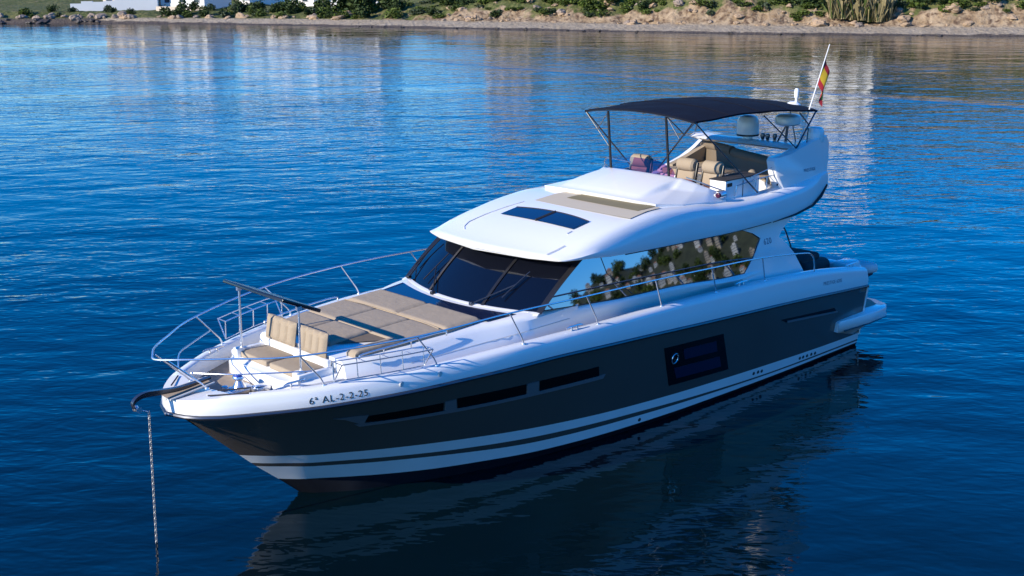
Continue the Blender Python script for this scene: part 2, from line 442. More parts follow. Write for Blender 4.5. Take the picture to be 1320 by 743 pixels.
# boulders
def rock_mesh(seed):
    bm = bmesh.new(); bmesh.ops.create_icosphere(bm, subdivisions=3, radius=1)
    of = Vector((seed*7.3, seed*3.1, 0))
    for v in bm.verts:
        n1 = noise.noise(v.co*1.1+of)*.45+noise.noise(v.co*2.6+of)*.22+noise.noise(v.co*6+of)*.08
        v.co *= 1+n1; v.co.z *= .7
        v.co = Vector([round(c*2.4)/2.4*.35+c*.65 for c in v.co])
    me = bpy.data.meshes.new('boulder'); bm.to_mesh(me); bm.free(); me.materials.append(None)
    return me
RM = [mat('ochre_rock', (.34, .24, .15), .9, vary=.35, vscale=1.2, bump=.8, bscale=4), mat('grey_rock', (.27, .21, .16), .9, vary=.4, vscale=1.2, bump=.8, bscale=4),
      mat('wet_dark_rock', (.055, .045, .038), .6, vary=.4, vscale=1.4, bump=.8, bscale=4)]
RK = []
for k in range(3):
    for j in range(3):
        me = rock_mesh(k*3+j+1); me.materials[0] = RM[k]; me.shade_smooth(); me.set_sharp_from_angle(angle=R(28)); RK.append(me)
def rock(s, t, size, k, label, group):
    o = bpy.data.objects.new('boulder', RK[k*3+rs.randrange(3)]); C.objects.link(o)
    o.location = P(s, t, H(s, t)+.1*size); o.rotation_euler = (rs.uniform(-.3, .3), rs.uniform(-.3, .3), rs.uniform(0, 6.28))
    o.scale = (size*rs.uniform(.8, 1.4), size*rs.uniform(.7, 1.1), size*rs.uniform(.6, 1))
    return tag(o, label, 'boulder', group)
for i in range(180):
    s = rs.uniform(-14, 72); b = rs.random()**1.6*7
    rock(s, coast(s)+sandw(s)+b, rs.choice([.22, .28, .35, .4, .55, .8]), 0 if rs.random() < .75 else 1, 'ochre boulder lying on the eroded bank behind the beach', 'boulders on the right bank')
for i in range(34):
    s = rs.uniform(-72, -28); b = rs.uniform(-.2, 2.2)
    rock(s, coast(s)+sandw(s)+b, rs.uniform(.3, .85), 0 if rs.random() < .6 else 1, 'brown boulder along the back of the sand on the left', 'boulders behind the left beach')
for i in range(48):
    s = rs.uniform(-96, -69); a = rs.uniform(-.3, 3.0)
    rock(s, coast(s)+a, rs.uniform(.3, .8), 2 if a < 1.2 else 1, 'dark wet rock at the water edge on the far left', 'wet rocks on the left shore')
for i in range(22):
    s = rs.uniform(-25, 64)
    rock(s, coast(s)+rs.uniform(-.4, .5), rs.uniform(.15, .35), 2, 'small dark rock at the edge of the sand', 'small rocks along the waterline')

HM = {'w': mat('white_render_wall', (.78, .77, .74), .8, vary=.06, vscale=.6), 'c': mat('cream_render_wall', (.62, .52, .40), .8, vary=.06, vscale=.6),
      'roof': mat('terracotta_roof', (.33, .14, .08), .8, vary=.25, vscale=3), 'pane': mat('dark_window_pane', (.03, .045, .06), .08), 'shut': mat('blue_shutter', (.10, .20, .34), .5),
      'sl': mat('grey_slab', (.5, .48, .45), .8)}
def house(s, t, w_, d_, h_, label, wall='w', roof='flat', rot=0, z=None):
    """w_ along the shore, d_ inland"""
    base = P(s, t, (H(s, t) if z is None else z))
    e = empty('house', base, label, 'house')
    ang = math.atan2(SS.y, SS.x)+rot
    T = Matrix.Translation(base) @ Matrix.Rotation(ang, 4, 'Z')
    def part(mb, name, mt, par=e):
        mb.v = [tuple(T @ Vector(v)) for v in mb.v]
        return mb.build(name, mt, par, smooth=False)
    # local: x along the shore (to the right), y towards inland is -y here => the front face is +y? ST = rotate(SS, +90deg)
    part(MB().box((0, d_/2, h_/2-.5), (w_, d_, h_+1)), 'wall', HM[wall])
    if roof == 'flat':
        part(MB().box((0, d_/2, h_+.22), (w_+.3, d_+.3, .44)), 'parapet', HM[wall])
        part(MB().box((w_*.2, d_*.6, h_+1.25), (w_*.3, d_*.35, 1.6)), 'stair_tower', HM[wall])
    else:
        hw, hd = w_/2+.4, d_/2+.4; y0 = d_/2
        part(MB().add([(-hw, y0-hd, h_+.05), (hw, y0-hd, h_+.05), (hw, y0+hd, h_+.05), (-hw, y0+hd, h_+.05), (-hw*.5, y0, h_+2), (hw*.5, y0, h_+2)],
                      [[0, 1, 5, 4], [2, 3, 4, 5], [1, 2, 5], [3, 0, 4], [3, 2, 1, 0]]), 'roof', HM['roof'])
    nf = max(1, int(h_/2.9)); nw = max(2, int(w_/2.6))
    for f in range(nf):
        for k in range(nw):
            x = -w_/2+(k+.5)*w_/nw; zc = 1.5+f*2.9
            fr = part(MB().box((x, -.03, zc), (1.25, .12, 1.5)), 'window', HM['shut'] if (k+f) % 3 == 0 else HM['sl'])
            part(MB().box((x, -.075, zc), (1.02, .06, 1.27)), 'pane', HM['pane'], fr)
        part(MB().box((0, -.45, 2.9*(f+1)-.1), (w_*.7, .9, .16)), 'balcony', HM[wall])
    return e
house(-71, 25, 9, 8, 6.2, 'white two storey house second from the left edge above the rocks')
house(-80.5, 21, 8, 7, 5.8, 'cream house standing behind the long white garden wall', 'c')
house(-66, 42, 10, 8, 6.5, 'white house with blue shutters left of the middle of the shore')
house(-57.5, 40, 7, 8, 5.5, 'small white house between the shrubs left of the big bush')
house(-43, 33, 11, 8, 6.5, 'wide white villa just left of the big dark bushes')
house(-90, 45, 12, 8, 6, 'white villa at the far left corner of the shore', roof='hip')
house(41, 17, 8, 7, 10, 'tall white house on the slope above the reeds at the right')
house(30, 30, 7, 7, 7, 'white house on the upper slope left of the reeds', roof='hip')
house(-25, 60, 9, 8, 6, 'cream villa high on the slope behind the big bush', 'c', 'hip')
# long white garden wall
mb = MB()
a = P(-84, 12.5, 0); bq = P(-72.5, 20.5, 0)
for i in range(8):
    q0 = a.lerp(bq, i/8); q1 = a.lerp(bq, (i+1)/8); h_ = 1.3+.25*(i % 3 == 1)+.12*i
    mb.prism([q0+Vector((0, 0, .2)), q1+Vector((0, 0, .2)), q1+Vector((0, 0, 1.2+h_)), q0+Vector((0, 0, 1.2+h_))], (.25, .1, 0))
tag(mb.build('garden_wall', HM['w'], None, smooth=False), 'long stepped white garden wall above the rocks on the left', 'wall')
mb = MB()
a = P(-70, 16.5, 0); bq = P(-61, 17.5, 0)
mb.prism([a+Vector((0, 0, .2)), bq+Vector((0, 0, .2)), bq+Vector((0, 0, 2.0)), a+Vector((0, 0, 2.0))], (.2, .5, 0))
tag(mb.build('garden_wall', HM['c'], None, smooth=False), 'low cream retaining wall below the white houses', 'wall')

# ------------------------------------------------------------------ the town on the hill behind the camera (mirrored in the cabin windows)
def elev_top(az): return max(.3, min(4.9, (az-92)*.40))+max(0, az-130)*.10+.35*math.sin(az*.9)
def TH(az, r):
    f = min(1, max(0, (r-480)/620)); f = f*f*(3-2*f)
    e = elev_top(az)*f
    return -1+r*math.tan(R(e))*min(1, f*1.0)+(2.5*noise.noise(Vector((az*.8, r*.02, 0))) if r > 480 else 0)
def pol(az, r, z): return Vector((6+r*math.cos(R(az)), r*math.sin(R(az)), z))
rows = [[pol(az, r, TH(az, r)) for r in range(440, 1180, 20)] for az in range(92, 181, 1)]
hm = mat('town_hill_scrub', (.045, .052, .022), .9, vary=.8, vscale=.13)
tag(MB().grid(rows).build('town_hill', hm, None, True, 80), kind='structure')
TW = [mat('town_white_wall', (.50, .48, .45), .8, vary=.1), mat('town_cream_wall', (.38, .31, .23), .8, vary=.1), mat('town_grey_wall', (.40, .40, .40), .8, vary=.1)]
def thouse_mesh(k):
    rnd = random.Random(k); w_, d_, h_ = rnd.uniform(9, 15), rnd.uniform(8, 11), rnd.choice([6, 6, 9, 12]); mb = MB()
    mb.box((0, 0, h_/2-2), (w_, d_, h_+4), 0)
    if k % 2:
        hw, hd = w_/2+.5, d_/2+.5
        mb.add([(-hw, -hd, h_+.02), (hw, -hd, h_+.02), (hw, hd, h_+.02), (-hw, hd, h_+.02), (-hw*.5, 0, h_+2.4), (hw*.5, 0, h_+2.4)], [[0, 1, 5, 4], [2, 3, 4, 5], [1, 2, 5], [3, 0, 4]], 1)
    else:
        mb.box((w_*.15, 0, h_+1.2), (w_*.4, d_*.5, 2.4), 0)
    for s in (-1, 1):
        for f in range(int(h_/3)):
            for j in range(4):
                mb.box((-w_/2+(j+.5)*w_/4, s*(d_/2+.02), 1.6+3*f), (1.5, .16, 1.6), 2)
                mb.box((s*(w_/2+.02), -d_/2+(j+.5)*d_/4, 1.6+3*f), (.16, 1.4, 1.6), 2)
    o = mb.build('townhouse_mesh', [TW[k % 3], HM['roof'], HM['pane']], None, smooth=False)
    C.objects.unlink(o); d = o.data; bpy.data.objects.remove(o); return d
TMS = [thouse_mesh(k) for k in range(1, 7)]
rt_ = random.Random(5)
for i in range(290):
    az = 118+rt_.random()*36; r = rt_.uniform(740, 1090)
    k = rt_.randrange(6)
    o = bpy.data.objects.new('town_house', TMS[k]); C.objects.link(o); o.location = pol(az, r, TH(az, r)); o.rotation_euler = (0, 0, R(az)+rt_.uniform(-.5, .5)); q = rt_.uniform(.42, .72); o.scale = (q, q, q)
    tag(o, 'pale house of the hillside town mirrored in the cabin side window', 'house', 'houses of the mirrored hillside town')
for i in range(298):
    az = 118+rt_.random()*36; r = rt_.uniform(640, 1090)
    o = bpy.data.objects.new('town_tree', rt_.choice(SH['dark']+SH['olive'])); C.objects.link(o); o.location = pol(az, r, TH(az, r)-1)
    q = rt_.uniform(6, 11); o.scale = (q, q, q); o.rotation_euler = (0, 0, rt_.uniform(0, 6))
    tag(o, 'bushy green tree of the hillside town mirrored in the cabin side window', 'tree', 'trees of the mirrored hillside town')



# ------------------------------------------------------------------ THE YACHT  (x forward, y to port, z up; waterline near z = 0)
Y = empty('motor_yacht', (7.5, 0, WZ), 'large white motor yacht with a charcoal hull and flybridge anchored in the blue bay', 'yacht')
yr = pchip([(-.5, 2.25), (0, 2.28), (2, 2.36), (5, 2.42), (8.9, 2.42), (10.7, 2.36), (12.4, 2.14), (14.1, 1.62), (15.0, 1.12), (15.6, .68), (15.87, .3), (15.95, 0)])
zr = pchip([(0, 1.30), (.22, 1.32), (3.7, 1.59), (6.3, 1.74), (8.5, 1.87), (10.4, 1.96), (11.9, 1.97), (13.25, 1.95), (14.4, 1.92), (15.1, 1.90), (15.67, 1.88), (15.95, 1.87)])
zst = pchip([(12.0, -.9), (13.75, -.08), (14.12, .26), (14.44, .53), (14.77, .84), (15.1, 1.15), (15.41, 1.46), (15.65, 1.7), (15.95, 1.95)])
ywl = pchip([(0, 2.1), (3, 2.14), (6, 2.1), (8, 1.98), (10, 1.66), (11.5, 1.2), (12.7, .62), (13.75, 0)])
def Yh(x, z):
    if x < 13.75: zl, yl = -.08, ywl(x)
    else: zl, yl = zst(x), 0
    return max(0, yl+(yr(x)-yl)*(z-zl)/max(zr(x)-zl, .02))
def stem_end(zf):
    lo, hi = 12.0, 15.95
    for _ in range(40):
        md = (lo+hi)/2
        if zst(md) < zf(md): lo = md
        else: hi = md
    return lo
L = {}
L['rub'] = zr
L['s1t'] = pchip([(0, .17), (.7, .18), (3.3, .26), (8.08, .44), (9.9, .54), (11.56, .66), (12.85, .735), (14.79, .86)])
L['s1b'] = pchip([(0, .02), (3.26, .06), (8.04, .265), (9.84, .34), (11.4, .44), (12.44, .51), (14.6, .67)])
L['s2t'] = pchip([(0, -.02), (3, .02), (8, .17), (9.8, .22), (11.9, .38), (13.07, .46), (14.52, .59)])
L['s2b'] = pchip([(0, -.06), (3, -.05), (8, -.01), (9.74, .01), (10.9, .06), (12.34, .11), (13.68, .21), (14.12, .25)])
US = [i/70 for i in range(71)]
US = [1-(1-u)**1.6 for u in US]          # denser towards the bow
def level(k, side, off=0):
    zf = L[k]; xe = stem_end(zf); out = []
    for u in US:
        x = u*xe; z = zf(x); y = Yh(x, z)+off if u < 1 else 0
        out.append((x, side*y, z))
    return out
def between(a, b, n, side):
    A = level(a, side); B = level(b, side); rows = []
    for i in range(n+1):
        f = i/n; row = []
        for p, q in zip(A, B):
            x = p[0]+(q[0]-p[0])*f; z = p[2]+(q[2]-p[2])*f
            row.append((x, side*Yh(x, z) if p is not A[-1] else 0, z))
        rows.append(row)
    return rows
mb = MB()
for s in (1, -1):
    mb.grid(between('rub', 's1t', 8, s), 0); mb.grid(between('s1b', 's2t', 1, s), 0)
    A = level('s2b', s)
    low = []
    for i, p in enumerate(A):
        x = p[0]; xx = min(x, 13.9-(1-i/70)*.0)
        low.append((min(x, 13.0+.0*x), s*max(0, Yh(x, p[2])*.82-.02), -.75))
    mb.grid([A, low], 1)
tr = [(0, s*Yh(0, z), z) for s in (1,) for z in (1.30, .9, .5, .17, -.06)]+[(0, 1.7, -.75)]
mb.add(tr+[mir(p) for p in tr[::-1]], [list(range(12))], 0)
hull = mb.build('hull', [M['hull'], M['boot']], Y)
for a, b in (('s1t', 's1b'), ('s2t', 's2b')):
    mb = MB()
    for s in (1, -1): mb.grid(between(a, b, 2, s))
    mb.build('hull_stripe', M['stripe'], hull)
# white edge at the transom corner
mb = MB()
for s in (1, -1): mb.tube([(-.01, s*(Yh(0, z)+.005), z) for z in (.15, .5, .9, 1.32)], .022, n=6)
mb.build('transom_corner_trim', M['gel'], hull)

# rub rail
mb = MB()
pts = [(x, yr(x)+.012, zr(x)) for x in [i*.25 for i in range(63)]+[15.72, 15.85, 15.92, 15.95]]
pts[-1] = (15.97, 0, 1.87)
mb.tube(pts+[mir(p) for p in pts[-2::-1]], .035, n=8)
mb.build('rub_rail', M['dsteel'], hull)

# bulwark: outer band, cap and inner face
zt = pchip([(0, 1.70), (.6, 1.81), (2.2, 2.02), (4, 2.15), (5.6, 2.21), (7.2, 2.25), (8.94, 2.27), (10.7, 2.29), (12.4, 2.26), (14.1, 2.22), (15.42, 2.17), (15.95, 2.10)])
def yt(x): return max(0, yr(x)-(.03 if x > 14.5 else .05))
def inner(x, y):
    return min(x, 15.28), max(0, y-.20) if x < 15.28 else max(0, .74*(15.95-x)/.67)
zdk = lambda x: zt(x)-(.27 if x > 13 else .27-.09*min(1, (13-x)/3)) if x > 2.9 else 1.25
BX = [i*.2 for i in range(74)]+[14.8, 14.95, 15.1, 15.25, 15.4, 15.5, 15.6, 15.7, 15.78, 15.85, 15.9, 15.94, 15.95]
def band(x, f):
    """outer face of the white band, f 0 at the rub rail, 1 at the top"""
    z0, z1 = zr(x), zt(x); y0 = yr(x)
    z = z0+(z1-z0)*f
    y = y0-.02*math.sin(min(1, f*1.05)*math.pi)*-1*.6-.05*f**2.2
    return max(0, y), z
mb = MB()
for s in (1, -1):
    rows = []
    for x in BX:
        row = [(x, s*band(x, f)[0], band(x, f)[1]) for f in (.02, .2, .4, .6, .78, .9)]
        yo = yt(x); ix, iy = inner(x, yo)
        row.append((x-.0, s*max(0, yo-.035), zt(x)+.002))
        row.append((ix+(x-ix)*.5, s*(iy+(max(0, yo-.035)-iy)*.5), zt(x)+.012))
        row.append((ix, s*(iy+.02 if iy > .03 else iy), zt(x)+.004)); row.append((ix, s*iy, zt(x)-.02))
        row.append((ix-.01, s*iy, zdk(x)-.02))
        rows.append(row)
    mb.grid(rows)
bul = mb.build('bulwark', M['gel'], Y, ang=50)
mb = MB()
mb.add([(-.01, s*a, b) for s, a, b in [(1, Yh(0, 1.3), 1.28), (1, 2.23, 1.7), (-1, 2.23, 1.7), (-1, Yh(0, 1.3), 1.28)]], [[0, 1, 2, 3]])
mb.build('transom_panel', M['gel'], hull)

# decks
mb = MB()
DX = [2.8+i*.3 for i in range(42)]+[15.27]
mb.grid([[(x, s*max(.0, inner(x, yt(x))[1]+.01), zdk(x)) for s in (-1, -.5, 0, .5, 1)] for x in DX])
mb.build('teak_deck', M['teak'], Y, smooth=False)
mb = MB(); mb.add([(0, -2.1, 1.25), (2.9, -2.1, 1.25), (2.9, 2.1, 1.25), (0, 2.1, 1.25)], [[0, 1, 2, 3]])
mb.build('cockpit_sole', M['teak'], Y, smooth=False)

# swim platform with its side wings
mb = MB()
def plat(z, ins): return [(1.15-ins*2, 2.30, z), (.0, 2.40-ins, z), (-.75, 2.36-ins, z), (-1.02+ins, 2.20-ins, z), (-1.15+ins, 1.85-ins, z)]
def ring(z, ins):
    a = plat(z, ins); return a+[mir(p) for p in a[::-1]]
mb.grid([ring(.30, .30), ring(.42, .06), ring(.45, .0), ring(.66, .0), ring(.69, .03)], cv=True)
mb.add(ring(.69, .03), [list(range(10))]); mb.add(ring(.30, .30), [list(range(10))])
swim = mb.build('swim_platform', M['gel'], Y, ang=50)
mb = MB(); mb.add([(-.02, -2.1, .70), (-.02, 2.1, .70), (-.75, 2.1, .70), (-1.0, 1.8, .70), (-1.0, -1.8, .70), (-.75, -2.1, .70)], [[0, 1, 2, 3, 4, 5]])
mb.build('teak_platform_deck', M['teak'], swim, smooth=False)
mb = MB(); mb.tube([(.95, 2.335, .455), (.0, 2.405, .455), (-.75, 2.365, .455), (-1.02, 2.205, .455), (-1.14, 1.85, .455)], .016, n=6)
mb.build('platform_bumper', M['dsteel'], swim)

# hull windows, laid on the curved topside
def patch(poly, off, name, mt, par, th=.0, n=14, side=1):
    """poly: lower-left.. order: (x,z) four corners a,b,c,d (a-b upper edge from aft to fore, d-c lower)"""
    a, b, c, d = poly; rows = []
    for i in range(n+1):
        f = i/n; t0 = (a[0]+(b[0]-a[0])*f, a[1]+(b[1]-a[1])*f); t1 = (d[0]+(c[0]-d[0])*f, d[1]+(c[1]-d[1])*f); row = []
        for j in range(4):
            g = j/3; x = t0[0]+(t1[0]-t0[0])*g; z = t0[1]+(t1[1]-t0[1])*g
            row.append((x, side*(Yh(x, z)+off), z))
        rows.append(row)
    mb = MB().grid(rows)
    if th:
        rim = [r[0] for r in rows]+rows[-1][1:]+[r[-1] for r in rows[::-1]][1:]+rows[0][::-1][1:-1]
        mb.grid([rim, [(p[0], p[1]-side*th, p[2]) for p in rim]], cv=True)
    return mb.build(name, mt, par)
for s in (1, -1):
    patch([(8.72, 1.30), (13.55, 1.42), (13.45, 1.355), (8.76, 1.225)], .022, 'window_ledge', M['ledge'], hull, .04, 30, s)
    patch([(13.42, 1.60), (13.95, 1.62), (13.75, 1.56), (13.40, 1.38)], .018, 'window_ledge', M['ledge'], hull, .03, 6, s)
    for q in ([(12.18, 1.565), (13.60, 1.57), (13.36, 1.43), (12.10, 1.345)], [(10.60, 1.555), (11.95, 1.60), (11.84, 1.36), (10.53, 1.34)], [(8.94, 1.505), (10.30, 1.55), (10.22, 1.32), (8.86, 1.28)]):
        patch(q, .012, 'hull_window', M['hglass'], hull, .03, 16, s)
    for q in ([(11.97, 1.585), (12.15, 1.575), (12.07, 1.345), (11.87, 1.36)], [(10.33, 1.55), (10.58, 1.555), (10.51, 1.335), (10.26, 1.325)]):
        patch(q, .02, 'window_pillar', M['ledge'], hull, .03, 3, s)
    fr = patch([(5.42, 1.36), (7.20, 1.46), (6.84, .60), (5.02, .51)], .010, 'large_hull_window', M['hglass'], hull, .03, 10, s)
    patch([(5.62, 1.25), (6.62, 1.31), (6.52, 1.08), (5.53, 1.02)], .020, 'window_blind', M['blind'], fr, .012, 6, s)
    patch([(5.42, .88), (6.80, .96), (6.68, .72), (5.30, .64)], .020, 'window_blind', M['blind'], fr, .012, 6, s)
    mb = MB()
    mb.tube([(6.84+.085*math.cos(a), s*(Yh(6.84+.085*math.cos(a), 1.17+.10*math.sin(a))+.026), 1.17+.10*math.sin(a)) for a in [i*math.pi/10 for i in range(20)]], .012, closed=True, n=6)
    mb.build('porthole_ring', M['steel'], fr)
    v = patch([(1.36, 1.06), (3.45, 1.23), (3.24, 1.13), (1.20, .93)], .012, 'engine_vent', M['hglass'], hull, .03, 10, s)
    patch([(1.22, .965), (3.22, 1.165), (3.2, 1.115), (1.18, .925)], .024, 'vent_lip', M['ledge'], v, .03, 10, s)
    mb = MB()
    for x, z in [(1.8, .10), (1.95, .11), (2.12, .115), (2.27, .12), (2.40, .125), (3.8, .17), (3.93, .18), (4.08, .185), (7.5, .06)]:
        mb.lathe((x, s*(Yh(x, z)-.01), z), [(0, .022*s), (.03, .022*s), (.04, .010*s), (.04, -.01*s)], 10, axis='Y')
    mb.build('drain_outlet', M['black'], hull)

# lettering
def lettering(txt, size, fn, name, mt, par, squash=1):
    cu = bpy.data.curves.new('lettering', 'FONT'); cu.body = txt; cu.size = size; cu.space_character = 1.12; cu.resolution_u = 3
    o = bpy.data.objects.new('lettering', cu); C.objects.link(o)
    dg = bpy.context.evaluated_depsgraph_get(); me = bpy.data.meshes.new_from_object(o.evaluated_get(dg))
    bpy.data.objects.remove(o); bpy.data.curves.remove(cu)
    bm = bmesh.new(); bm.from_mesh(me); bmesh.ops.triangulate(bm, faces=bm.faces)
    bmesh.ops.solidify(bm, geom=bm.faces[:], thickness=.001)
    for v in bm.verts:
        v.co = Vector(fn(v.co.x*squash, v.co.y, v.co.z))
    bm.to_mesh(me); bm.free(); me.materials.clear()
    return link(name, me, mt, par, False)
def onband(x0, f0, slope=0):
    def f(tx, ty, tz):
        x = x0-tx; z = zr(x)+f0+ty
        return (x, band(x, (z-zr(x))/(zt(x)-zr(x)))[0]+.004+tz, z)
    return f
lettering('6\u00aa AL-2-2-25', .145, onband(14.42, .075), 'registration_number', M['text'], bul, 1.0)
lettering('PRESTIGE 620S', .11, onband(1.95, .22), 'name_lettering', M['gtext'], bul, .98)

for x, f in ((13.05, .52), (12.4, .62)):
    yb0, zb0 = band(x, f)
    MB().lathe((x, yb0-.004, zb0), [(0, .012), (.035, .012), (.045, .004), (.045, -.02)], 16, axis='Y').build('filler_cap', M['ltgrey'], bul)
# anchor channel at the bow, cleats, hawse slots
mb = MB()
mb.add([(15.96, .17, 2.112), (15.2, .13, 2.190), (15.2, -.13, 2.190), (15.94, -.2, 2.112)], [[0, 1, 2, 3]])
mb.build('anchor_channel', M['teak'], bul, smooth=False)
mb = MB()
mb.prism([(15.97, .17, 2.115), (15.2, .13, 2.193), (15.2, .105, 2.193), (15.97, .14, 2.115)], (0, 0, .02)); mb.prism([(15.94, -.2, 2.115), (15.2, -.13, 2.193), (15.2, -.105, 2.193), (15.95, -.17, 2.115)], (0, 0, .05))
mb.build('channel_edge', M['ltgrey'], bul, smooth=False)
for a, b in [((15.55, .52), (15.1, .93)), ((15.68, -.34), (15.42, -.6)), ((15.35, .46), (14.95, .75))]:
    mb = MB().tube([(a[0], a[1], zt(a[0])+.02), (b[0], b[1], zt(b[0])+.02)], .012, n=6)
    mb.build('deck_step_line', M['dgrey'], bul)
def cleat(x, y):
    z = zt(x)+.01; mb = MB()
    for dx in (-.07, .07): mb.tube([(x+dx, y, z), (x+dx, y, z+.06)], .016, n=8)
    mb.tube([(x-.2, y, z+.055), (x-.13, y, z+.07), (x+.13, y, z+.07), (x+.2, y, z+.055)], [.010, .018, .018, .010], n=8)
    mb.build('cleat', M['steel'], Y)
for x in (9.5, 4.75, .55):
    cleat(x, yt(x)-.1); cleat(x, -yt(x)+.1)
cleat(14.45, -1.18); cleat(14.45, 1.18)

# ---------------- bow rail
mb = MB()
rp = [(16.05, .13, 2.76), (15.86, .42, 2.785), (15.4, .84, 2.79), (14.55, 1.50, 2.79), (12.84, 2.12, 2.855), (11.06, 2.30, 2.90), (9.35, 2.38, 2.87), (7.48, 2.35, 2.81), (5.82, 2.34, 2.74), (4.17, 2.33, 2.66), (2.7, 2.31, 2.50), (2.36, 2.30, 2.40), (2.22, 2.28, 2.2), (2.19, 2.27, 2.02)]
top = [(16.09, 0, 2.755)]+rp
c1 = arc(rp, 6)
full = [mir(p) for p in c1[::-1]]+[(16.09, -.06, 2.757), (16.10, 0, 2.756), (16.09, .06, 2.757)]+[tuple(p) for p in c1]
mb.tube(full, .0155, n=8)
rail = mb.build('bow_rail', M['steel'], Y)
stan = [((15.40, .24, 2.18), (15.99, .15, 2.76)), ((14.12, 1.455, 2.22), (14.55, 1.50, 2.79)), ((12.38, 2.03, 2.26), (12.84, 2.12, 2.855)), ((10.70, 2.25, 2.29), (11.06, 2.30, 2.90)), ((8.94, 2.29, 2.27), (9.33, 2.38, 2.87)), ((7.21, 2.28, 2.25), (7.48, 2.35, 2.81)), ((5.58, 2.28, 2.21), (5.82, 2.34, 2.74)), ((3.98, 2.28, 2.15), (4.17, 2.33, 2.66))]
for s in (1, -1):
    for b, t in stan:
        b = Vector(b); t = Vector(t); k = b+Vector((.03, 0, .10))
        if b.x > 15: k = b+Vector((.05, 0, .07))
        q = [b, b+(k-b)*.6, k+(t-k)*.06, t]
        q = [(p[0], s*p[1], p[2]) for p in q]
        mb = MB().tube(q, .0135, n=8); mb.lathe(q[0], [(0, .02), (.035, .018), (.04, 0)], 12)
        mb.build('stanchion', M['steel'], rail)
    mr = [(15.62, .19, 2.47), (15.3, .72, 2.50), (14.9, 1.06, 2.50), (14.33, 1.47, 2.50)]
    mb = MB().tube([(p[0], s*p[1], p[2]) for p in arc(mr, 5)], .0115, n=8)
    mb.build('mid_rail', M['steel'], rail)
    # fender basket on the rail
    mb = MB(); xs = [12.6, 12.95, 13.3, 13.65, 14.0]
    yb_ = lambda x: yt(x)-.06
    up_ = [(x, s*(yb_(x)-.02), zt(x)+.36) for x in xs]; lo_ = [(x, s*(yb_(x)-.0), zt(x)+.05) for x in xs]; ou_ = [(x, s*(yb_(x)+.22), zt(x)+.36) for x in xs]
    mb.tube([lo_[0]]+up_+[lo_[-1]], .011, n=6); mb.tube([up_[0]]+ou_+[up_[-1]], .011, n=6); mb.tube(lo_, .009, n=6)
    for a, b, c_ in zip(up_[1:-1], lo_[1:-1], ou_[1:-1]): mb.tube([c_, a, b], .009, n=6)
    mb.tube([ou_[0], lo_[0]], .010, n=6); mb.tube([ou_[-1], lo_[-1]], .010, n=6)
    mb.build('fender_basket', M['steel'], rail)

# ---------------- bow roller and windlass
mb = MB()
sh = arc([(15.2, 0, 2.25), (15.67, 0, 2.20), (16.04, 0, 2.22), (16.25, 0, 2.24), (16.40, 0, 2.215), (16.48, 0, 2.15), (16.46, 0, 2.06)], 5)
wd = [.055]*len(sh)
rows = []
for i, p in enumerate(sh):
    t = (sh[min(i+1, len(sh)-1)]-sh[max(i-1, 0)]).normalized(); nrm = Vector((-t.z, 0, t.x)); f = i/(len(sh)-1)
    h_ = .018+.03*math.sin(math.pi*min(1, f*1.15))
    rows.append([p+nrm*h_+Vector((0, .035, 0)), p+nrm*h_-Vector((0, .035, 0)), p-nrm*h_*.7-Vector((0, .025, 0)), p-nrm*h_*.7+Vector((0, .025, 0))])
mb.grid(rows, cv=True); mb.add(rows[0], [[0, 1, 2, 3]]); mb.add(rows[-1], [[0, 1, 2, 3]])
br = mb.build('bow_roller', M['dsteel'], Y)
mb = MB(); mb.lathe((16.42, 0, 2.05), [(0, -.06), (.05, -.06), (.03, 0), (.05, .06), (0, .06)], 14, axis='Y')
mb.tube([(16.44, .03, 2.07), (16.26, .02, 1.97)], .012, n=6); mb.build('roller_wheel', M['steel'], br)
zb = zdk(14.7)
mb = MB(); mb.box((14.78, .12, zb+.05), (.42, .3, .08), bev=.02); mb.lathe((14.78, .12, zb+.08), [(.0, .2), (.09, .2), (.1, .17), (.05, .12), (.09, .05), (.12, .0)], 18)
mb.box((14.55, .38, zb+.07), (.26, .2, .13), bev=.03); mb.tube([(14.9, .45, zb+.03), (14.55, .62, zb+.05), (14.4, .9, zb+.05)], .03, n=6)
mb.lathe((14.95, -.02, zb), [(0, .12), (.05, .11), (.06, .0)], 12); mb.box((15.08, .3, zb+.06), (.14, .22, .1), bev=.02)
wl = mb.build('windlass', M['steel'], Y)
MB().box((14.80, .13, zb+.27), (.11, .13, .07), bev=.03).build('blue_cover', M['blue'], wl)
MB().box((15.12, -.42, zb+.07), (.08, .14, .16), bev=.03).build('blue_cover', M['blue'], wl)

# ---------------- foredeck trunk
yb2 = pchip([(9.0, 1.86), (10.5, 1.86), (11.5, 1.78), (12.4, 1.66), (13.2, 1.42), (13.9, 1.16), (14.5, 1.0)])
ytp = pchip([(9.0, 1.80), (10.2, 1.72), (11.0, 1.52), (12.0, 1.42), (13.2, 1.28), (13.6, 1.10), (14.5, .94)])
ztp = pchip([(9.0, 2.62), (10.0, 2.56), (11.0, 2.50), (12.0, 2.47), (13.2, 2.42), (13.5, 2.40)])
mb = MB(); rows = []
for x in [9.0+i*.25 for i in range(19)]+[13.55]:
    a = [(yb2(x), zdk(x)-.01), (yb2(x)-.02, zdk(x)+.05), (ytp(x)+.07, ztp(x)-.07), (ytp(x), ztp(x)-.012), (ytp(x)-.08, ztp(x)), (.6, ztp(x)+.012), (0, ztp(x)+.02)]
    rows.append([(x, y, z) for y, z in a]+[(x, -y, z) for y, z in a[-2::-1]])
mb.grid(rows); mb.add(rows[-1], [list(range(len(rows[-1])))])
trunk = mb.build('foredeck_trunk', M['gel'], Y, ang=40)
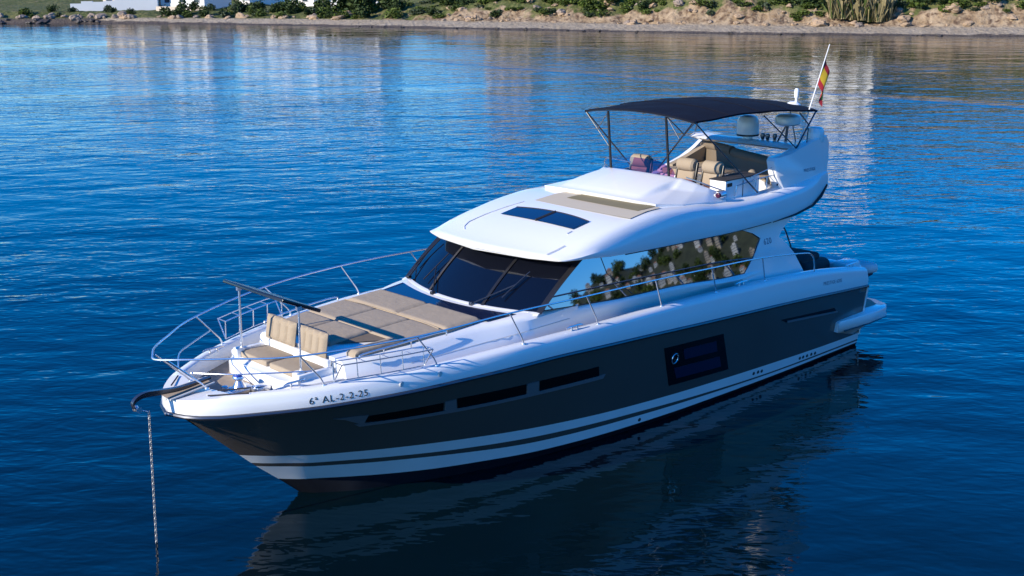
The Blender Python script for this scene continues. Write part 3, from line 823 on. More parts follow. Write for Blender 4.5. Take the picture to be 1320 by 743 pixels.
# seam line along the trunk side
mb = MB()
for s in (1, -1): mb.tube([(x, s*(yb2(x)-.02-(yb2(x)-.02-ytp(x)-.07)*.5+.004), (zdk(x)+.05+ztp(x)-.07)/2) for x in [9.2+i*.3 for i in range(12)]], .006, n=4)
mb.build('trunk_seam', M['ltgrey'], trunk)
# bow seat box
z0 = zdk(14.2)-.02
mb = MB()
def so_(x0, x1, hw0, hw1, za, zb_, k=0, b=.05):
    pts = [(x0, hw0), (x1-.18, hw1+.05), (x1-.05, hw1-.1), (x1, hw1-.3)]
    lo = [(x, y, za) for x, y in pts]+[(x, -y, za) for x, y in pts[::-1]]
    hi = [(x-b*.6, y-b if y > .2 else y, zb_) for x, y in pts]; hi = hi+[mir(p) for p in hi[::-1]]
    mid = [(p[0], p[1], zb_-.04) for p in lo]
    mb.grid([lo, mid, hi], cv=True); mb.add(hi, [list(range(8))])
so_(13.45, 14.42, 1.22, .96, z0, 2.17)
for s in (1, -1): mb.box((13.92, s*.93, 2.20), (.66, .1, .16), bev=.03); mb.box((14.17, s*.86, 2.22), (.16, .14, .2), bev=.03)
mb.box((13.62, 0, 2.25), (.08, 1.8, .24), bev=.02)
bs = mb.build('bow_seat', M['gel'], Y, ang=40)
for y in (-.44, .44):
    mb = MB().box((13.92, y, 2.215), (.52, .80, .10), bev=.03, seg=3); mb.build('seat_cushion', M['cush'], bs)
def quilt(c, wy, hz, th, lean, name, par, n=4):
    """upright backrest with n vertical channels"""
    mb = MB(); T = Matrix.Translation(c) @ Matrix.Rotation(lean, 4, 'Y'); rows = []
    ny = n*6
    for j in range(9):
        g = j/8; row = []
        for i in range(ny+1):
            f = i/ny; ph = abs(math.sin(f*n*math.pi))**.3
            e = min(1, min(f, 1-f)*14)**.5*min(1, min(g, 1-g)*9)**.5
            row.append(T @ Vector((th*.5*e*(.35+.65*ph), (f-.5)*wy, (g-.5)*hz)))
        rows.append(row)
    mb.grid(rows)
    back = [[T @ Vector((-th*.5*min(1, min(i/ny, 1-i/ny)*14)**.5, (i/ny-.5)*wy, (j/8-.5)*hz)) for i in range(ny+1)] for j in range(9)]
    mb.grid(back)
    for i in range(ny): mb.add([rows[0][i], rows[0][i+1], back[0][i+1], back[0][i]], [[0, 1, 2, 3]]); mb.add([rows[8][i], rows[8][i+1], back[8][i+1], back[8][i]], [[0, 1, 2, 3]])
    for j in range(8): mb.add([rows[j][0], rows[j+1][0], back[j+1][0], back[j][0]], [[0, 1, 2, 3]]); mb.add([rows[j][ny], rows[j+1][ny], back[j+1][ny], back[j][ny]], [[0, 1, 2, 3]])
    return mb.build(name, M['cush'], par, ang=50)
for y in (-.49, .42):
    b = quilt((13.58, y, 2.56), .84 if y < 0 else .74, .40, .10, R(-10), 'backrest', bs)
    mb = MB()
    for d in (-.36, .36): mb.tube([(13.62, y+d*.95, 2.2), (13.60, y+d*.95, 2.40)], .014, n=6)
    mb.build('backrest_bracket', M['steel'], b)

# sun pad : three columns of two cushions and the raised head section
pad = None
def cushion(poly, z0f, th, name, par, puff=.004, mt='cush'):
    """poly: four corners (x,y) in order; puffed quad cushion"""
    a, b, c_, d = [Vector((p[0], p[1], 0)) for p in poly]; N = 22; rows = []
    for i in range(N+1):
        f = i/N; row = []
        for j in range(N+1):
            g = j/N; p = a.lerp(b, f).lerp(d.lerp(c_, f), g)
            e = min(1, min(f, 1-f)*18)**.5*min(1, min(g, 1-g)*18)**.5
            row.append((p.x, p.y, z0f(p.x)+th*(.45+.55*e)+puff*math.sin(math.pi*f)*math.sin(math.pi*g)))
        rows.append(row)
    mb = MB().grid(rows)
    rim = rows[0]+[r[-1] for r in rows[1:]]+rows[-1][::-1][1:]+[r[0] for r in rows[::-1]][1:-1]
    mb.grid([rim, [(p[0], p[1], z0f(p[0])-.01) for p in rim]], cv=True)
    return mb.build(name, M[mt], par, ang=60)
padz = lambda x: ztp(x)+.012
ed = pchip([(10.85, 1.36), (11.6, 1.38), (12.6, 1.30), (13.3, 1.16)])
mb = MB()
mb.add([(10.9, -ed(10.9), padz(10.9)+.022), (13.25, -1.12, padz(13.25)+.022), (13.25, .42, padz(13.25)+.022), (12.55, .95, padz(12.55)+.022), (12.55, 1.2, padz(12.55)+.022), (10.9, 1.3, padz(10.9)+.022)], [[0, 1, 2, 3, 4, 5]])
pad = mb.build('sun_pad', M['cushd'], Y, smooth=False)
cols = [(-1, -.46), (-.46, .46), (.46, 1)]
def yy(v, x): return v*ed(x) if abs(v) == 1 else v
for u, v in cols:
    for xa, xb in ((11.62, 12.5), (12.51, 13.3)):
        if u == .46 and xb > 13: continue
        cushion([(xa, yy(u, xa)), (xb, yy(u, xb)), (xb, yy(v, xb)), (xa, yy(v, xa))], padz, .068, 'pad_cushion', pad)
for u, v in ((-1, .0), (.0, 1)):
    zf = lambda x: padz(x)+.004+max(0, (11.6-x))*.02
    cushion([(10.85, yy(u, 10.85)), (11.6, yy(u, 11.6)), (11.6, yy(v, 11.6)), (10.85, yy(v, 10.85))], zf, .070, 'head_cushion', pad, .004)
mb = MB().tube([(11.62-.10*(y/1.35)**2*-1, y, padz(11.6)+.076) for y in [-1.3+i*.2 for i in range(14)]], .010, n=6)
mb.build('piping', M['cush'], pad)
cushion([(12.4, 1.08), (13.35, .98), (13.35, 1.22), (12.4, 1.34)], padz, .09, 'side_bolster', pad)
# grab rail beside the pad
for s in (1, -1):
    mb = MB()
    p0 = [(13.35, 1.33, 2.43), (13.3, 1.35, 2.50), (12.6, 1.45, 2.55), (11.8, 1.50, 2.58), (11.72, 1.5, 2.50)]
    mb.tube([(a, s*b, c_) for a, b, c_ in arc(p0, 4)], .014, n=6)
    for x in (12.4, 12.95): mb.tube([(x, s*1.42, 2.42), (x, s*1.43, 2.53)], .012, n=6)
    mb.build('pad_grab_rail', M['steel'], trunk)
# skylight strip between the pad and the windscreen
mb = MB(); rows = []
for i in range(13):
    y = -1.5+i*.25; rows.append([(10.83-.015*y*y, y*.96, ztp(10.8)+.026), (10.48-.13*y*y, y*1.03, ztp(10.4)+.022)])
mb.grid(rows); mb.build('foredeck_skylight', M['skyl'], trunk)

# little tilted panel on two posts above the bow seat
mb = MB()
for s in (1, -1): mb.tube([(14.12, s*.85, 2.2), (14.10, s*.85, 3.32)], .017, n=8)
mb.box((14.10, .85, 3.30), (.08, .05, .06)); mb.box((14.10, -.85, 3.30), (.08, .05, .06))
pp = mb.build('panel_post', M['steel'], Y)
mb = MB().box((14.04, 0, 3.33), (.74, 1.72, .06), bev=.015, ry=R(-24))
mb.build('solar_panel', M['panel'], pp)

# ---------------- deckhouse
def wsp(y, f):
    """windscreen surface, f 0 bottom to 1 top"""
    b = Vector((10.30-.135*y*y, y, 2.545)); t = Vector((9.30-.15*(y/.98)**2, y*1.0, 3.36))
    p = b.lerp(t, f); p.x += .05*math.sin(math.pi*f); return p
mb = MB(); rows = []
for i in range(25):
    y = -1.8+3.6*i/24; rows.append([wsp(y, j/8) for j in range(9)])
mb.grid(rows)
ws = mb.build('windscreen', M['glass'], Y)
mb = MB()
mb.grid([[(10.42-.135*y*y, y*1.02, 2.53), (10.36-.135*y*y, y*1.01, 2.56), (10.27-.135*y*y, y, 2.565), (10.2-.135*y*y, y, 2.5)] for y in [-1.8+.15*i for i in range(25)]])
mb.build('windscreen_sill', M['gel'], ws)
for y in (-.72, .72):
    mb = MB(); mb.grid([[wsp(y+d, f)+Vector((.012, 0, .012)) for d in (-.028, .028)] for f in [j/8 for j in range(9)]])
    mb.build('mullion', M['dgrey' if y < 0 else 'black'], ws)
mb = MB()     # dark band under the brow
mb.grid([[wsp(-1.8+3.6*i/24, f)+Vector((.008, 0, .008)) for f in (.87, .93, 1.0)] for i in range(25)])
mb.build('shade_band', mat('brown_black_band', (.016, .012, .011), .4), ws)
for s in (1, -1):
    mb = MB().grid([[wsp(s*1.8, f)+Vector((.03, s*d, .01)) for d in (-.14, -.05, .03, .05)] for f in [j/8 for j in range(9)]])
    mb.build('pillar', M['black'], ws, ang=60)
def wiper(y0, f0, y1, f1, nm):
    mb = MB(); a = wsp(y0, f0)+Vector((.05, 0, .05)); b = wsp(y1, f1)+Vector((.04, 0, .04))
    mb.tube([a, b], .011, n=6)
    d = (wsp(y1+.12, min(1, f1+.35))-wsp(y1-.1, max(0, f1-.35))).normalized()
    mb.tube([b-d*.34, b+d*.34], .012, n=6); mb.box(a, (.09, .07, .06), bev=.015)
    mb.build('wiper', M['black' if nm else 'dsteel'], ws)
wiper(.55, -.02, 1.12, .42, 0); wiper(-1.62, .02, -1.66, .52, 1); wiper(-.5, -.02, -.95, .4, 1)

# side walls, side glass, aft wing
def yw(z): return 1.895-.20*(z-2.4)/.8
def sidepoly(pts, s, off=0, bow=.05):
    out = []
    for x, z in pts:
        out.append((x, s*(yw(z)+off+bow*(1-((x-6.6)/3.4)**2)-bow*.5), z))
    return out
def sidegrid(topf, botf, x0, x1, s, off, n=26, mth=5):
    rows = []
    for i in range(n+1):
        x = x0+(x1-x0)*i/n; zt_, zb_ = topf(x), botf(x)
        rows.append(sidepoly([(x, zb_+(zt_-zb_)*j/mth) for j in range(mth+1)], s, off))
    return rows
gt = pchip([(3.5, 2.86), (3.75, 3.02), (4.4, 3.2), (5.0, 3.24), (7.8, 3.30), (8.86, 3.38)])
gb = pchip([(3.5, 2.85), (4.2, 2.28), (6.5, 2.43), (7.85, 2.47), (9.75, 2.60)])
for s in (1, -1):
    mb = MB()
    gtop = lambda x: gt(x) if x < 8.86 else 3.38-(x-8.86)*(3.38-2.60)/(9.80-8.86)
    mb.grid(sidegrid(lambda x: gtop(x), gb, 3.5, 9.78, s, .0, 48))
    sg = mb.build('side_window', M['sglass'], Y)
    mb = MB()
    fp = pchip([(7.6, 2.50), (8.86, 3.38)])
    mb.tube(sidepoly([(7.55, 2.46), (8.15, 2.95), (8.25, 3.30)], s, .004), .006, n=4)
    mb.build('window_seam', M['black'], sg)
    mb = MB()
    mb.tube(sidepoly([(x, gt(x)+.01) for x in [3.5, 3.6, 3.75, 4, 4.4, 5, 6, 7, 8, 8.86]], s, .0), .018, n=6); mb.tube(sidepoly([(x, gb(x)-.005) for x in [3.5, 3.8, 4.2, 5, 6, 7, 8, 9, 9.78]], s, .0), .010, n=6)
    mb.build('window_trim', M['black'], sg)
    # lower cabin side, bulging a little towards the deck
    mb = MB(); rows = []
    for i in range(34):
        x = 3.4+i*.2
        zb_ = gb(max(x, 4.2))-.008 if x > 4.2 else gb(4.2)-.008; zd = zdk(x)-.02
        yg = sidepoly([(x, zb_)], s, .004)[0][1]
        yb_ = s*min(yb2(9.0), 1.86) if x < 9 else s*yb2(x)
        k = max(0, min(1, (9.9-x)/1.5)); k = k*k*(3-2*k); q_ = s*-.10*(1-k); zb_ -= .05*(1-k)
        rows.append([(x, yg-s*.03+q_, zb_+.01), (x, yg+s*.02+q_, zb_-.01), (x, yg+s*.045+q_, zb_-.08), (x, (yg+yb_)/2+s*.03+q_, (zb_+zd)/2), (x, yb_+s*.01+q_, zd+.04), (x, yb_+s*.03+q_, zd)])
    mb.grid(rows); mb.build('cabin_side', M['gel'], Y, ang=50)
    # aft wing
    mb = MB()
    prof = [(4.5, 3.30), (4.45, 3.205), (4.1, 3.13), (3.72, 3.0), (3.48, 2.86), (3.8, 2.55), (4.22, 2.26), (4.4, 2.0), (2.1, 1.75), (2.2, 2.0), (2.42, 2.4), (2.62, 2.62), (2.86, 2.8), (2.72, 2.92), (2.4, 3.08), (1.95, 3.22), (1.6, 3.36)]
    mb.prism(sidepoly(prof, s, .012, 0), (0, -s*.14, 0)); wing = mb.build('aft_wing', M['gel'], Y, smooth=False)
    if s > 0:
        lettering('620', .17, lambda tx, ty, tz: (3.42-tx, yw(2.72+ty)+.012+.006+tz, 2.72+ty), 'emblem_lettering', M['gtext'], wing)
    mb = MB().tube([(2.60, s*1.62, 3.1), (2.42, s*1.66, 2.85), (2.28, s*1.72, 2.5), (2.28, s*1.74, 1.7)], .018, n=6); mb.build('boarding_handrail', M['dsteel'], wing)
# inside: a dark bulkhead and saloon block so that nothing shows through
mb = MB(); mb.box((6.1, 0, 2.6), (5.2, 3.2, 1.2)); mb.build('saloon_bulkhead', M['black'], Y, smooth=False)

# cockpit sofa under a dark cover, coaming, aft corner
mb = MB(); mb.box((1.0, .95, 1.58), (1.05, 1.4, .72), bev=.16, seg=3); mb.box((1.1, .95, 1.95), (.7, 1.1, .16), bev=.07, seg=3, ry=R(10)); mb.box((.4, -.6, 1.55), (.6, 2.0, .6), bev=.1, seg=3)
mb.build('covered_cockpit_sofa', M['dgrey'], Y)
mb = MB(); mb.box((.02, 0, 1.48), (.3, 4.1, .5), bev=.06, seg=3); mb.box((.25, 1.85, 1.66), (.6, .4, .4), bev=.08, seg=3); mb.box((.25, -1.85, 1.66), (.6, .4, .4), bev=.08, seg=3)
mb.build('transom_coaming', M['gel'], Y)
mb = MB(); mb.box((1.6, 1.55, 1.62), (.7, .5, .1), bev=.03); mb.lathe((1.75, 1.5, 1.25), [(.05, 0), (.05, .4)], 10); mb.build('cockpit_step', M['ltgrey'], Y)

# ---------------- hard top and flybridge moulding: one lofted shell
zc_ = pchip([(1.0, 3.97), (2.3, 3.79), (4, 3.73), (4.9, 3.76), (5.5, 3.83), (6.6, 3.87), (7.5, 3.80), (8.1, 3.70), (8.6, 3.58), (9.05, 3.445), (9.3, 3.39)])
yc_ = pchip([(1.0, 1.66), (2, 1.74), (4, 1.80), (6.6, 1.76), (8, 1.72), (8.8, 1.68), (9.3, 1.56)])
zl_ = pchip([(1.0, 3.62), (1.45, 3.45), (2, 3.28), (3.2, 3.20), (4.5, 3.19), (5.8, 3.22), (8.1, 3.29), (8.9, 3.35), (9.3, 3.36)])
yl_ = pchip([(1.0, 1.72), (2, 1.86), (4, 1.92), (6.6, 1.93), (8, 1.92), (8.9, 1.88), (9.3, 1.74)])
def shell(x, fly):
    zc, yc, zl, yl = zc_(x), yc_(x), zl_(x), yl_(x)
    if fly: top = [(0, 3.42), (.8, 3.42), (1.40, 3.42), (1.44, 3.46), (1.46, zc+.01)]
    else: top = [(0, zc+.05), (.5, zc+.047), (1.0, zc+.035), (1.3, zc+.022), (1.5, zc+.012)]
    a = top+[(yc-.06, zc+.006), (yc, zc-.012), (yc+(yl-yc)*.3+.035, zc+(zl-zc)*.12), (yc+(yl-yc)*.55+.035, zc+(zl-zc)*.33), (yl+.012, zc+(zl-zc)*.62), (yl+.012, zc+(zl-zc)*.90), (yl, zl), (yl-.09, zl-.012), (1.2, zl+.0), (0, zl+.01)]
    return a
mb = MB(); rows = []
kb = lambda x: .17*max(0, min(1, (x-6.2)/2.9))          # bowed front
XS = [1.0+i*.25 for i in range(17)]+[5.04, 5.06]+[5.25+i*.25 for i in range(15)]+[8.95, 9.1, 9.2]
def bowx(x, y): return x+kb(x)*(1.9**2-y*y)*.85*max(0, (x-7.4)/1.8 if x < 9.2 else 1)
for x in XS:
    a = shell(x, x <= 5.05)
    rows.append([(bowx(x, y), y, z) for y, z in a]+[(bowx(x, y), -y, z) for y, z in a[-2:0:-1]])
# rounded front lip
a = shell(9.2, False); lip = [(y*.985, 3.375+(z-3.375)*.45) for y, z in a]
rows.append([(bowx(9.2, y)+.045, y, z) for y, z in lip]+[(bowx(9.2, y)+.045, -y, z) for y, z in lip[-2:0:-1]])
mb.grid(rows, cv=True); mb.add(rows[0], [list(range(len(rows[0])))]); mb.add(rows[-1], [list(range(len(rows[-1])))])
roof = mb.build('hardtop', M['gel'], Y, ang=42)
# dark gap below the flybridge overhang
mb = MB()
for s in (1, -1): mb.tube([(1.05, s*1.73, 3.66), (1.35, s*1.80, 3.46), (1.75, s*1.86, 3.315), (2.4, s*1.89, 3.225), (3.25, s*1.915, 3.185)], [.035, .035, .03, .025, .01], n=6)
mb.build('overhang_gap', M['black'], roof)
mb = MB()
for s in (1, -1): mb.tube([(x, s*(yl_(x)-.02), zl_(x)-.012) for x in [3.3, 4, 5, 6, 7, 7.8]], .014, n=6)
mb.build('overhang_seam', M['black'], roof)
# roof hatch
def rz(x, y):
    xs = x
    for _ in range(12): xs = x-(bowx(xs, y)-xs)
    return zc_(xs)+.05-.022*(y/1.5)**2
mb = MB(); rows = []
for i in range(17):
    f = -1+2*i/16; xf = 8.40; xb = 7.86+.11*f*f; row = []
    for j in range(5):
        g = j/4; x = xf+(xb-xf)*g; y = .2+.95*f
        row.append((x, y, rz(x, y)+.016))
    rows.append(row)
mb.grid(rows); ht = mb.build('roof_hatch', M['skyl'], roof)
mb = MB(); c0 = rows[8]; mb.tube([Vector(p)+Vector((0, 0, .004)) for p in c0], .022, n=4); mb.tube([r[-1] for r in rows], .012, n=4)
mb.build('hatch_divider', M['dgrey'], ht)
# grooves on the roof
for gp in ([(9.22, -.86), (9.1, -1.0), (8.9, -1.10), (8.5, -1.08), (8.0, -1.0), (7.6, -.92)], [(9.37, 1.46), (9.15, 1.48), (8.95, 1.49)], [(8.58, 1.19), (8.46, 1.19)]):
    MB().tube([(x, y, rz(x, y)+.002) for x, y in gp], .009, n=4).build('roof_groove', M['ltgrey'], roof)
# sunroof opening in front of the fairing
mb = MB(); mb.grid([[(6.5, y, rz(6.5, y)+.006), (6.9, y, rz(6.9, y)+.006), (7.50-.05*(y-.4)**2, y*1.03, rz(7.48, y)+.007)] for y in [-.78+i*.2 for i in range(13)]])
mb.build('sunroof_opening', M['beige'], roof)
# flybridge fairing
def fair(v, g):
    """v -1..1 across, g 0 bottom (front) to 1 rim"""
    s = 1 if v >= 0 else -1; a = abs(v)
    bt = [(6.66, 0, 3.99), (6.65, .5, 3.985), (6.60, 1.1, 3.965), (6.48, 1.48, 3.93), (5.9, 1.66, 3.875), (5.2, 1.68, 3.83), (4.55, 1.66, 3.78)]
    rm = [(5.34, 0, 4.27), (5.33, .4, 4.265), (5.26, .80, 4.245), (5.16, 1.05, 4.20), (4.98, 1.28, 4.11), (4.80, 1.44, 4.02), (4.55, 1.50, 3.93)]
    k = a*6; i = min(5, int(k)); f = k-i
    b = Vector(bt[i]).lerp(Vector(bt[i+1]), f); r_ = Vector(rm[i]).lerp(Vector(rm[i+1]), f)
    p = b.lerp(r_, g)
    w_ = max(0, min(1, ((.34+.16*g)-a)/.07)); w_ = w_*w_*(3-2*w_)          # raised centre panel
    zc1 = b.z+(r_.z-b.z)*(g**.92)+.02*math.sin(math.pi*g)
    zf1 = b.z+(r_.z-b.z)*(.6*g if g < .72 else .432+(g-.72)/.28*.568)+.012
    k_ = max(0, min(1, (a-.5)/.42)); zf1 = zf1+(p.z-zf1)*k_*k_*(3-2*k_)
    p.z = zf1+(zc1-zf1)*w_*min(1, g*6)
    p.y *= s; return p
mb = MB(); rows = []
for i in range(97):
    v = -1+2*i/96
    b0 = fair(v, 0); r_ = fair(v, 1)
    inn = Vector((r_.x-.07*(1 if abs(v) < .8 else .3), r_.y*(.95), r_.z-.01))
    rows.append([Vector((b0.x-.05, b0.y*.985, b0.z-.10))]+[Vector((b0.x-.02, b0.y*.995, b0.z-.055))]+[fair(v, g/18) for g in range(19)]+[inn, Vector((inn.x-.02, inn.y, 3.42))])
mb.grid(rows); fairing = mb.build('flybridge_fairing', M['gel'], roof, ang=35)
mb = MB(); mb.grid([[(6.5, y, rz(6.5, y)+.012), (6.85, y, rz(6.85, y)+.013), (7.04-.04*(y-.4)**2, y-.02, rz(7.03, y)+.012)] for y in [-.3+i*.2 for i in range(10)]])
mb.build('sunroof_strip', M['olive'], roof)  # flat, darker olive strip over the aft part of the beige sheet
# tinted fly windscreen with its rail
mb = MB(); rows = []
for i in range(25):
    v = -.62+1.0*i/24; r_ = fair(v, 1); e = min(1, min(i, 24-i)/5); h_ = .06+.19*e**.6
    rows.append([r_+Vector((-.03, 0, -.01)), r_+Vector((-.03-h_*.45, 0, h_))])
mb.grid(rows[13:]); fs = mb.build('fly_windscreen', M['purple'], roof)
mb = MB().grid(rows[:14]); mb.build('fly_windscreen', M['clear'], roof)
mb = MB()
for s in (1, -1):
    q = [fair(s*v, 1)+Vector((-.05, 0, .035)) for v in (.52, .6, .7, .8, .9, 1.0)]+[Vector((4.4, s*1.52, 3.93)), Vector((4.36, s*1.52, 3.80))]
    mb.tube(q, .014, n=6)
q = [fair(-v, 1)+Vector((-.12, -.02, .13+.05*math.sin(v*3))) for v in (.1, .3, .5, .6, .7, .8, .9, 1.0)]
mb.tube(q, .013, n=6)
mb.build('fairing_rail', M['steel'], fairing)
mb = MB(); c_ = Vector((4.66, 1.60, 3.90)); mb.lathe(c_, [(0, .10), (.06, .09), (.085, .05), (.09, 0), (.09, -.1)], 16, axis='X'); nav = mb.build('navigation_light', M['steel'], roof)
mb = MB().lathe(c_+Vector((.06, .02, 0)), [(0, .055), (.05, .045), (.06, .0)], 14, axis='X'); mb.build('lamp_lens', M['lamp'], nav)

# fly furniture
def helm_chair(x, y, rzv, z=3.42):
    T = Matrix.Translation((x, y, z)) @ Matrix.Rotation(rzv, 4, 'Z')
    def tr_(mb): mb.v = [tuple(T @ Vector(v)) for v in mb.v]; return mb
    mb = MB(); mb.lathe((0, 0, 0), [(.16, 0), (.16, .03), (.05, .05), (.05, .3)], 14); mb.box((0, 0, .33), (.5, .5, .06), bev=.02)
    mb.box((-.23, .25, .62), (.07, .03, .62), bev=.01, ry=R(-12)); mb.box((-.23, -.25, .62), (.07, .03, .62), bev=.01, ry=R(-12))
    f = tr_(mb).build('helm_chair', M['black'], Y)
    tr_(MB().box((.02, 0, .41), (.52, .48, .13), bev=.05, seg=3)).build('seat', M['cush'], f)
    tr_(MB().box((-.24, 0, .64), (.12, .44, .34), bev=.05, seg=3, ry=R(-12))).build('backrest', M['cush'], f)
    tr_(MB().lathe((-.26, 0, .86), [(0, -.22), (.10, -.22), (.135, -.18), (.14, 0), (.135, .18), (.10, .22), (0, .22)], 18, axis='Y')).build('headrest_roll', M['cush'], f)
helm_chair(4.28, .26, 0); helm_chair(4.22, .88, 0); helm_chair(4.55, -.72, R(10))
mb = MB(); mb.box((4.95, -.3, 3.75), (.35, 1.0, .66), bev=.06); mb.box((4.93, -.3, 4.09), (.25, .7, .06), bev=.02, ry=R(-25)); cn = mb.build('helm_console', M['ltgrey'], Y)
mb = MB().tube([(4.72+.05*math.cos(a), -.72+.17*math.sin(a), 4.0+.17*math.cos(a)) for a in [i*math.pi/9 for i in range(18)]], .013, closed=True, n=6); mb.build('steering_wheel', M['black'], cn)
# corner sofa
def bolster(pts, r_, name, par, mt):
    mb = MB().tube(arc(pts, 5), r_, n=14); return mb.build(name, M[mt], par)
mb = MB(); mb.prism([(2.9, -1.38, 3.42), (1.3, -1.38, 3.42), (1.2, 1.0, 3.42), (1.9, 1.35, 3.42), (2.55, 1.35, 3.42), (2.0, .6, 3.42), (2.0, -.7, 3.42), (2.9, -.8, 3.42)], (0, 0, .36))
sofa = mb.build('fly_sofa', M['gel'], Y, smooth=False)
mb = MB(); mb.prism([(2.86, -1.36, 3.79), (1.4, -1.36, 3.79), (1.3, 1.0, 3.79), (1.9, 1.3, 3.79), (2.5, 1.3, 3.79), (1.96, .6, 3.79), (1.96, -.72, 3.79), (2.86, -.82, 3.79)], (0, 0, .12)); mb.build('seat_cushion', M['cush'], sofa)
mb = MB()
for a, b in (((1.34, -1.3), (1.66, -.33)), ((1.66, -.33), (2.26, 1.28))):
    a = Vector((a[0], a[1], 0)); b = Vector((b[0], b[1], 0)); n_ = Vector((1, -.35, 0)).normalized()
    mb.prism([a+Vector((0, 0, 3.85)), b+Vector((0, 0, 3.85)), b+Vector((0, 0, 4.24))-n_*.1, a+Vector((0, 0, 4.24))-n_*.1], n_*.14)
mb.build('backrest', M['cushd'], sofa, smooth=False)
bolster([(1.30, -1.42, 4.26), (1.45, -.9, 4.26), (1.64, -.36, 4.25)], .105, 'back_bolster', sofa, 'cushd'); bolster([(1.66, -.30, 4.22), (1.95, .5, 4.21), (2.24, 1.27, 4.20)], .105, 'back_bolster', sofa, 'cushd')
mb = MB(); mb.prism([(2.6, -1.42, 3.85), (1.4, -1.42, 3.85), (1.4, -1.42, 4.26), (2.05, -1.42, 4.08), (2.6, -1.42, 3.95)], (0, .14, 0)); mb.build('backrest', M['cush'], sofa, smooth=False)
bolster([(2.7, .95, 4.0), (2.8, 1.02, 4.03), (2.9, 1.1, 4.0)], .09, 'throw_cushion', sofa, 'cush')
mb = MB(); mb.box((2.7, -.15, 3.93), (.7, .8, .05), bev=.02); mb.lathe((2.7, -.15, 3.42), [(.06, 0), (.06, .5)], 12); mb.build('fly_table', M['teak'], Y)
mb = MB(); mb.box((3.75, 1.28, 3.78), (1.15, .40, .66), bev=.02); cab = mb.build('fly_cabinet', M['gel'], Y)
mb = MB(); mb.box((3.75, 1.485, 3.78), (.01, .012, .56)); mb.box((3.75, 1.28, 4.115), (1.17, .42, .02)); mb.box((4.2, 1.484, 4.02), (.16, .012, .07)); mb.build('cabinet_seam', M['dgrey'], cab)
mb = MB()
for s in (1, -1):
    mb.tube([(4.05, s*1.52, 3.78), (4.02, s*1.52, 3.98), (3.3, s*1.54, 4.05), (2.72, s*1.56, 4.06)], .013, n=6)
    mb.tube([(3.5, s*1.5, 4.1), (2.7, s*1.53, 4.24)], .012, n=6)
    for x in (3.4, 3.0): mb.tube([(x, s*1.53, 3.78), (x, s*1.54, 4.06)], .011, n=6)
mb.build('fly_side_rail', M['steel'], Y)

# ---------------- radar arch
mb = MB()
for s in (1, -1):
    prof = [(2.62, 3.72), (2.78, 4.02), (2.86, 4.36), (2.80, 4.42), (2.3, 4.45), (1.7, 4.58), (1.2, 4.67), (.88, 4.70), (.80, 4.55), (.86, 4.2), (.96, 3.9), (1.05, 3.80)]
    if s < 0: prof = [(2.75, 3.72), (2.6, 3.84), (2.3, 3.92), (1.9, 4.03), (1.5, 4.20), (1.2, 4.38), (.95, 4.48), (.82, 4.44), (.84, 4.3), (.88, 4.15), (.96, 3.9), (1.05, 3.80)]
    o0 = [(x, s*(1.70-.12*(z-3.7)), z) for x, z in prof]; i0 = [(x, s*((1.42 if s > 0 else 1.56)-.06*(z-3.7)), z) for x, z in prof]
    mid = [(x+(.03 if 2 < x else -.02)*0, s*(1.72-.12*(z-3.7)), z) for x, z in prof]
    cx = sum(p[0] for p in prof)/len(prof); cz = sum(p[1] for p in prof)/len(prof)
    sh_ = lambda r_, dy, k: [(cx+(p[0]-cx)*k, p[1]+s*dy, cz+(p[2]-cz)*k) for p in r_]
    mb.grid([sh_(o0, .0, .965), sh_(o0, -.03, 1.0), sh_(i0, .03, 1.0), sh_(i0, 0, .965)], cv=True)
    n_ = len(prof); mb.add(sh_(o0, .0, .965), [list(range(n_))]); mb.add(sh_(i0, 0, .965), [list(range(n_))])
rows = []
for i in range(17):
    y = -1.5+3*i/16; zc = 4.50-.02*(y/1.5)**2+.09*max(0, abs(y)-1.1); x0, x1 = .95, 1.75
    rows.append([(x0, y, zc-.03), (x0+.1, y, zc+.03), (x1-.15, y, zc+.03), (x1, y, zc-.03), (x1-.1, y, zc-.08), (x0+.1, y, zc-.08)])
mb.grid(rows, cv=True)
arch = mb.build('radar_arch', M['gel'], Y, ang=40)
lettering('PRESTIGE', .095, lambda tx, ty, tz: (1.85-tx, 1.70-.12*(4.02+ty-3.7)+.008+tz, 4.02+ty), 'emblem_lettering', M['gtext'], arch)
def dome(c, r_, h_, name, waist=True):
    pr = [(r_*.45, 0), (r_*.5, .05), (r_*.95, .07), (r_*1.0, .12), (r_*1.0, h_*.62), (r_*.95, h_*.8), (r_*.78, h_*.93), (r_*.4, h_*.99), (0, h_)]
    return MB().lathe(c, pr, 24).build(name, M['ltgrey' if False else 'gel'], arch)
d1 = dome((1.35, -.17, 4.52), .245, .53, 'satellite_dome')
MB().lathe((1.35, -.17, 4.585), [(.247, 0), (.25, .02), (.247, .04)], 24).build('dome_band', M['dgrey'], d1)
dome((1.10, 1.42, 4.50), .19, .40, 'satellite_dome')
mb = MB().tube([(1.15, .70, 4.5), (1.15, .74, 4.9)], .03, n=8); mb.tube([(1.35, .62, 4.5), (1.2, .72, 4.85)], .02, n=6); mb.tube([(1.05, .9, 4.5), (1.12, .76, 5.2)], .016, n=6); mast = mb.build('radar_mast', M['dsteel'], arch)
MB().lathe((1.15, .74, 4.88), [(0, 0), (.22, .0), (.28, .04), (.285, .14), (.27, .19), (.2, .235), (0, .25)], 26).build('radar_dome', M['gel'], mast)
MB().lathe((1.05, .78, 5.22), [(.1, 0), (.17, .01), (.18, .06), (.15, .12), (.08, .16), (0, .17)], 22).build('antenna_dome', M['gel'], mast)
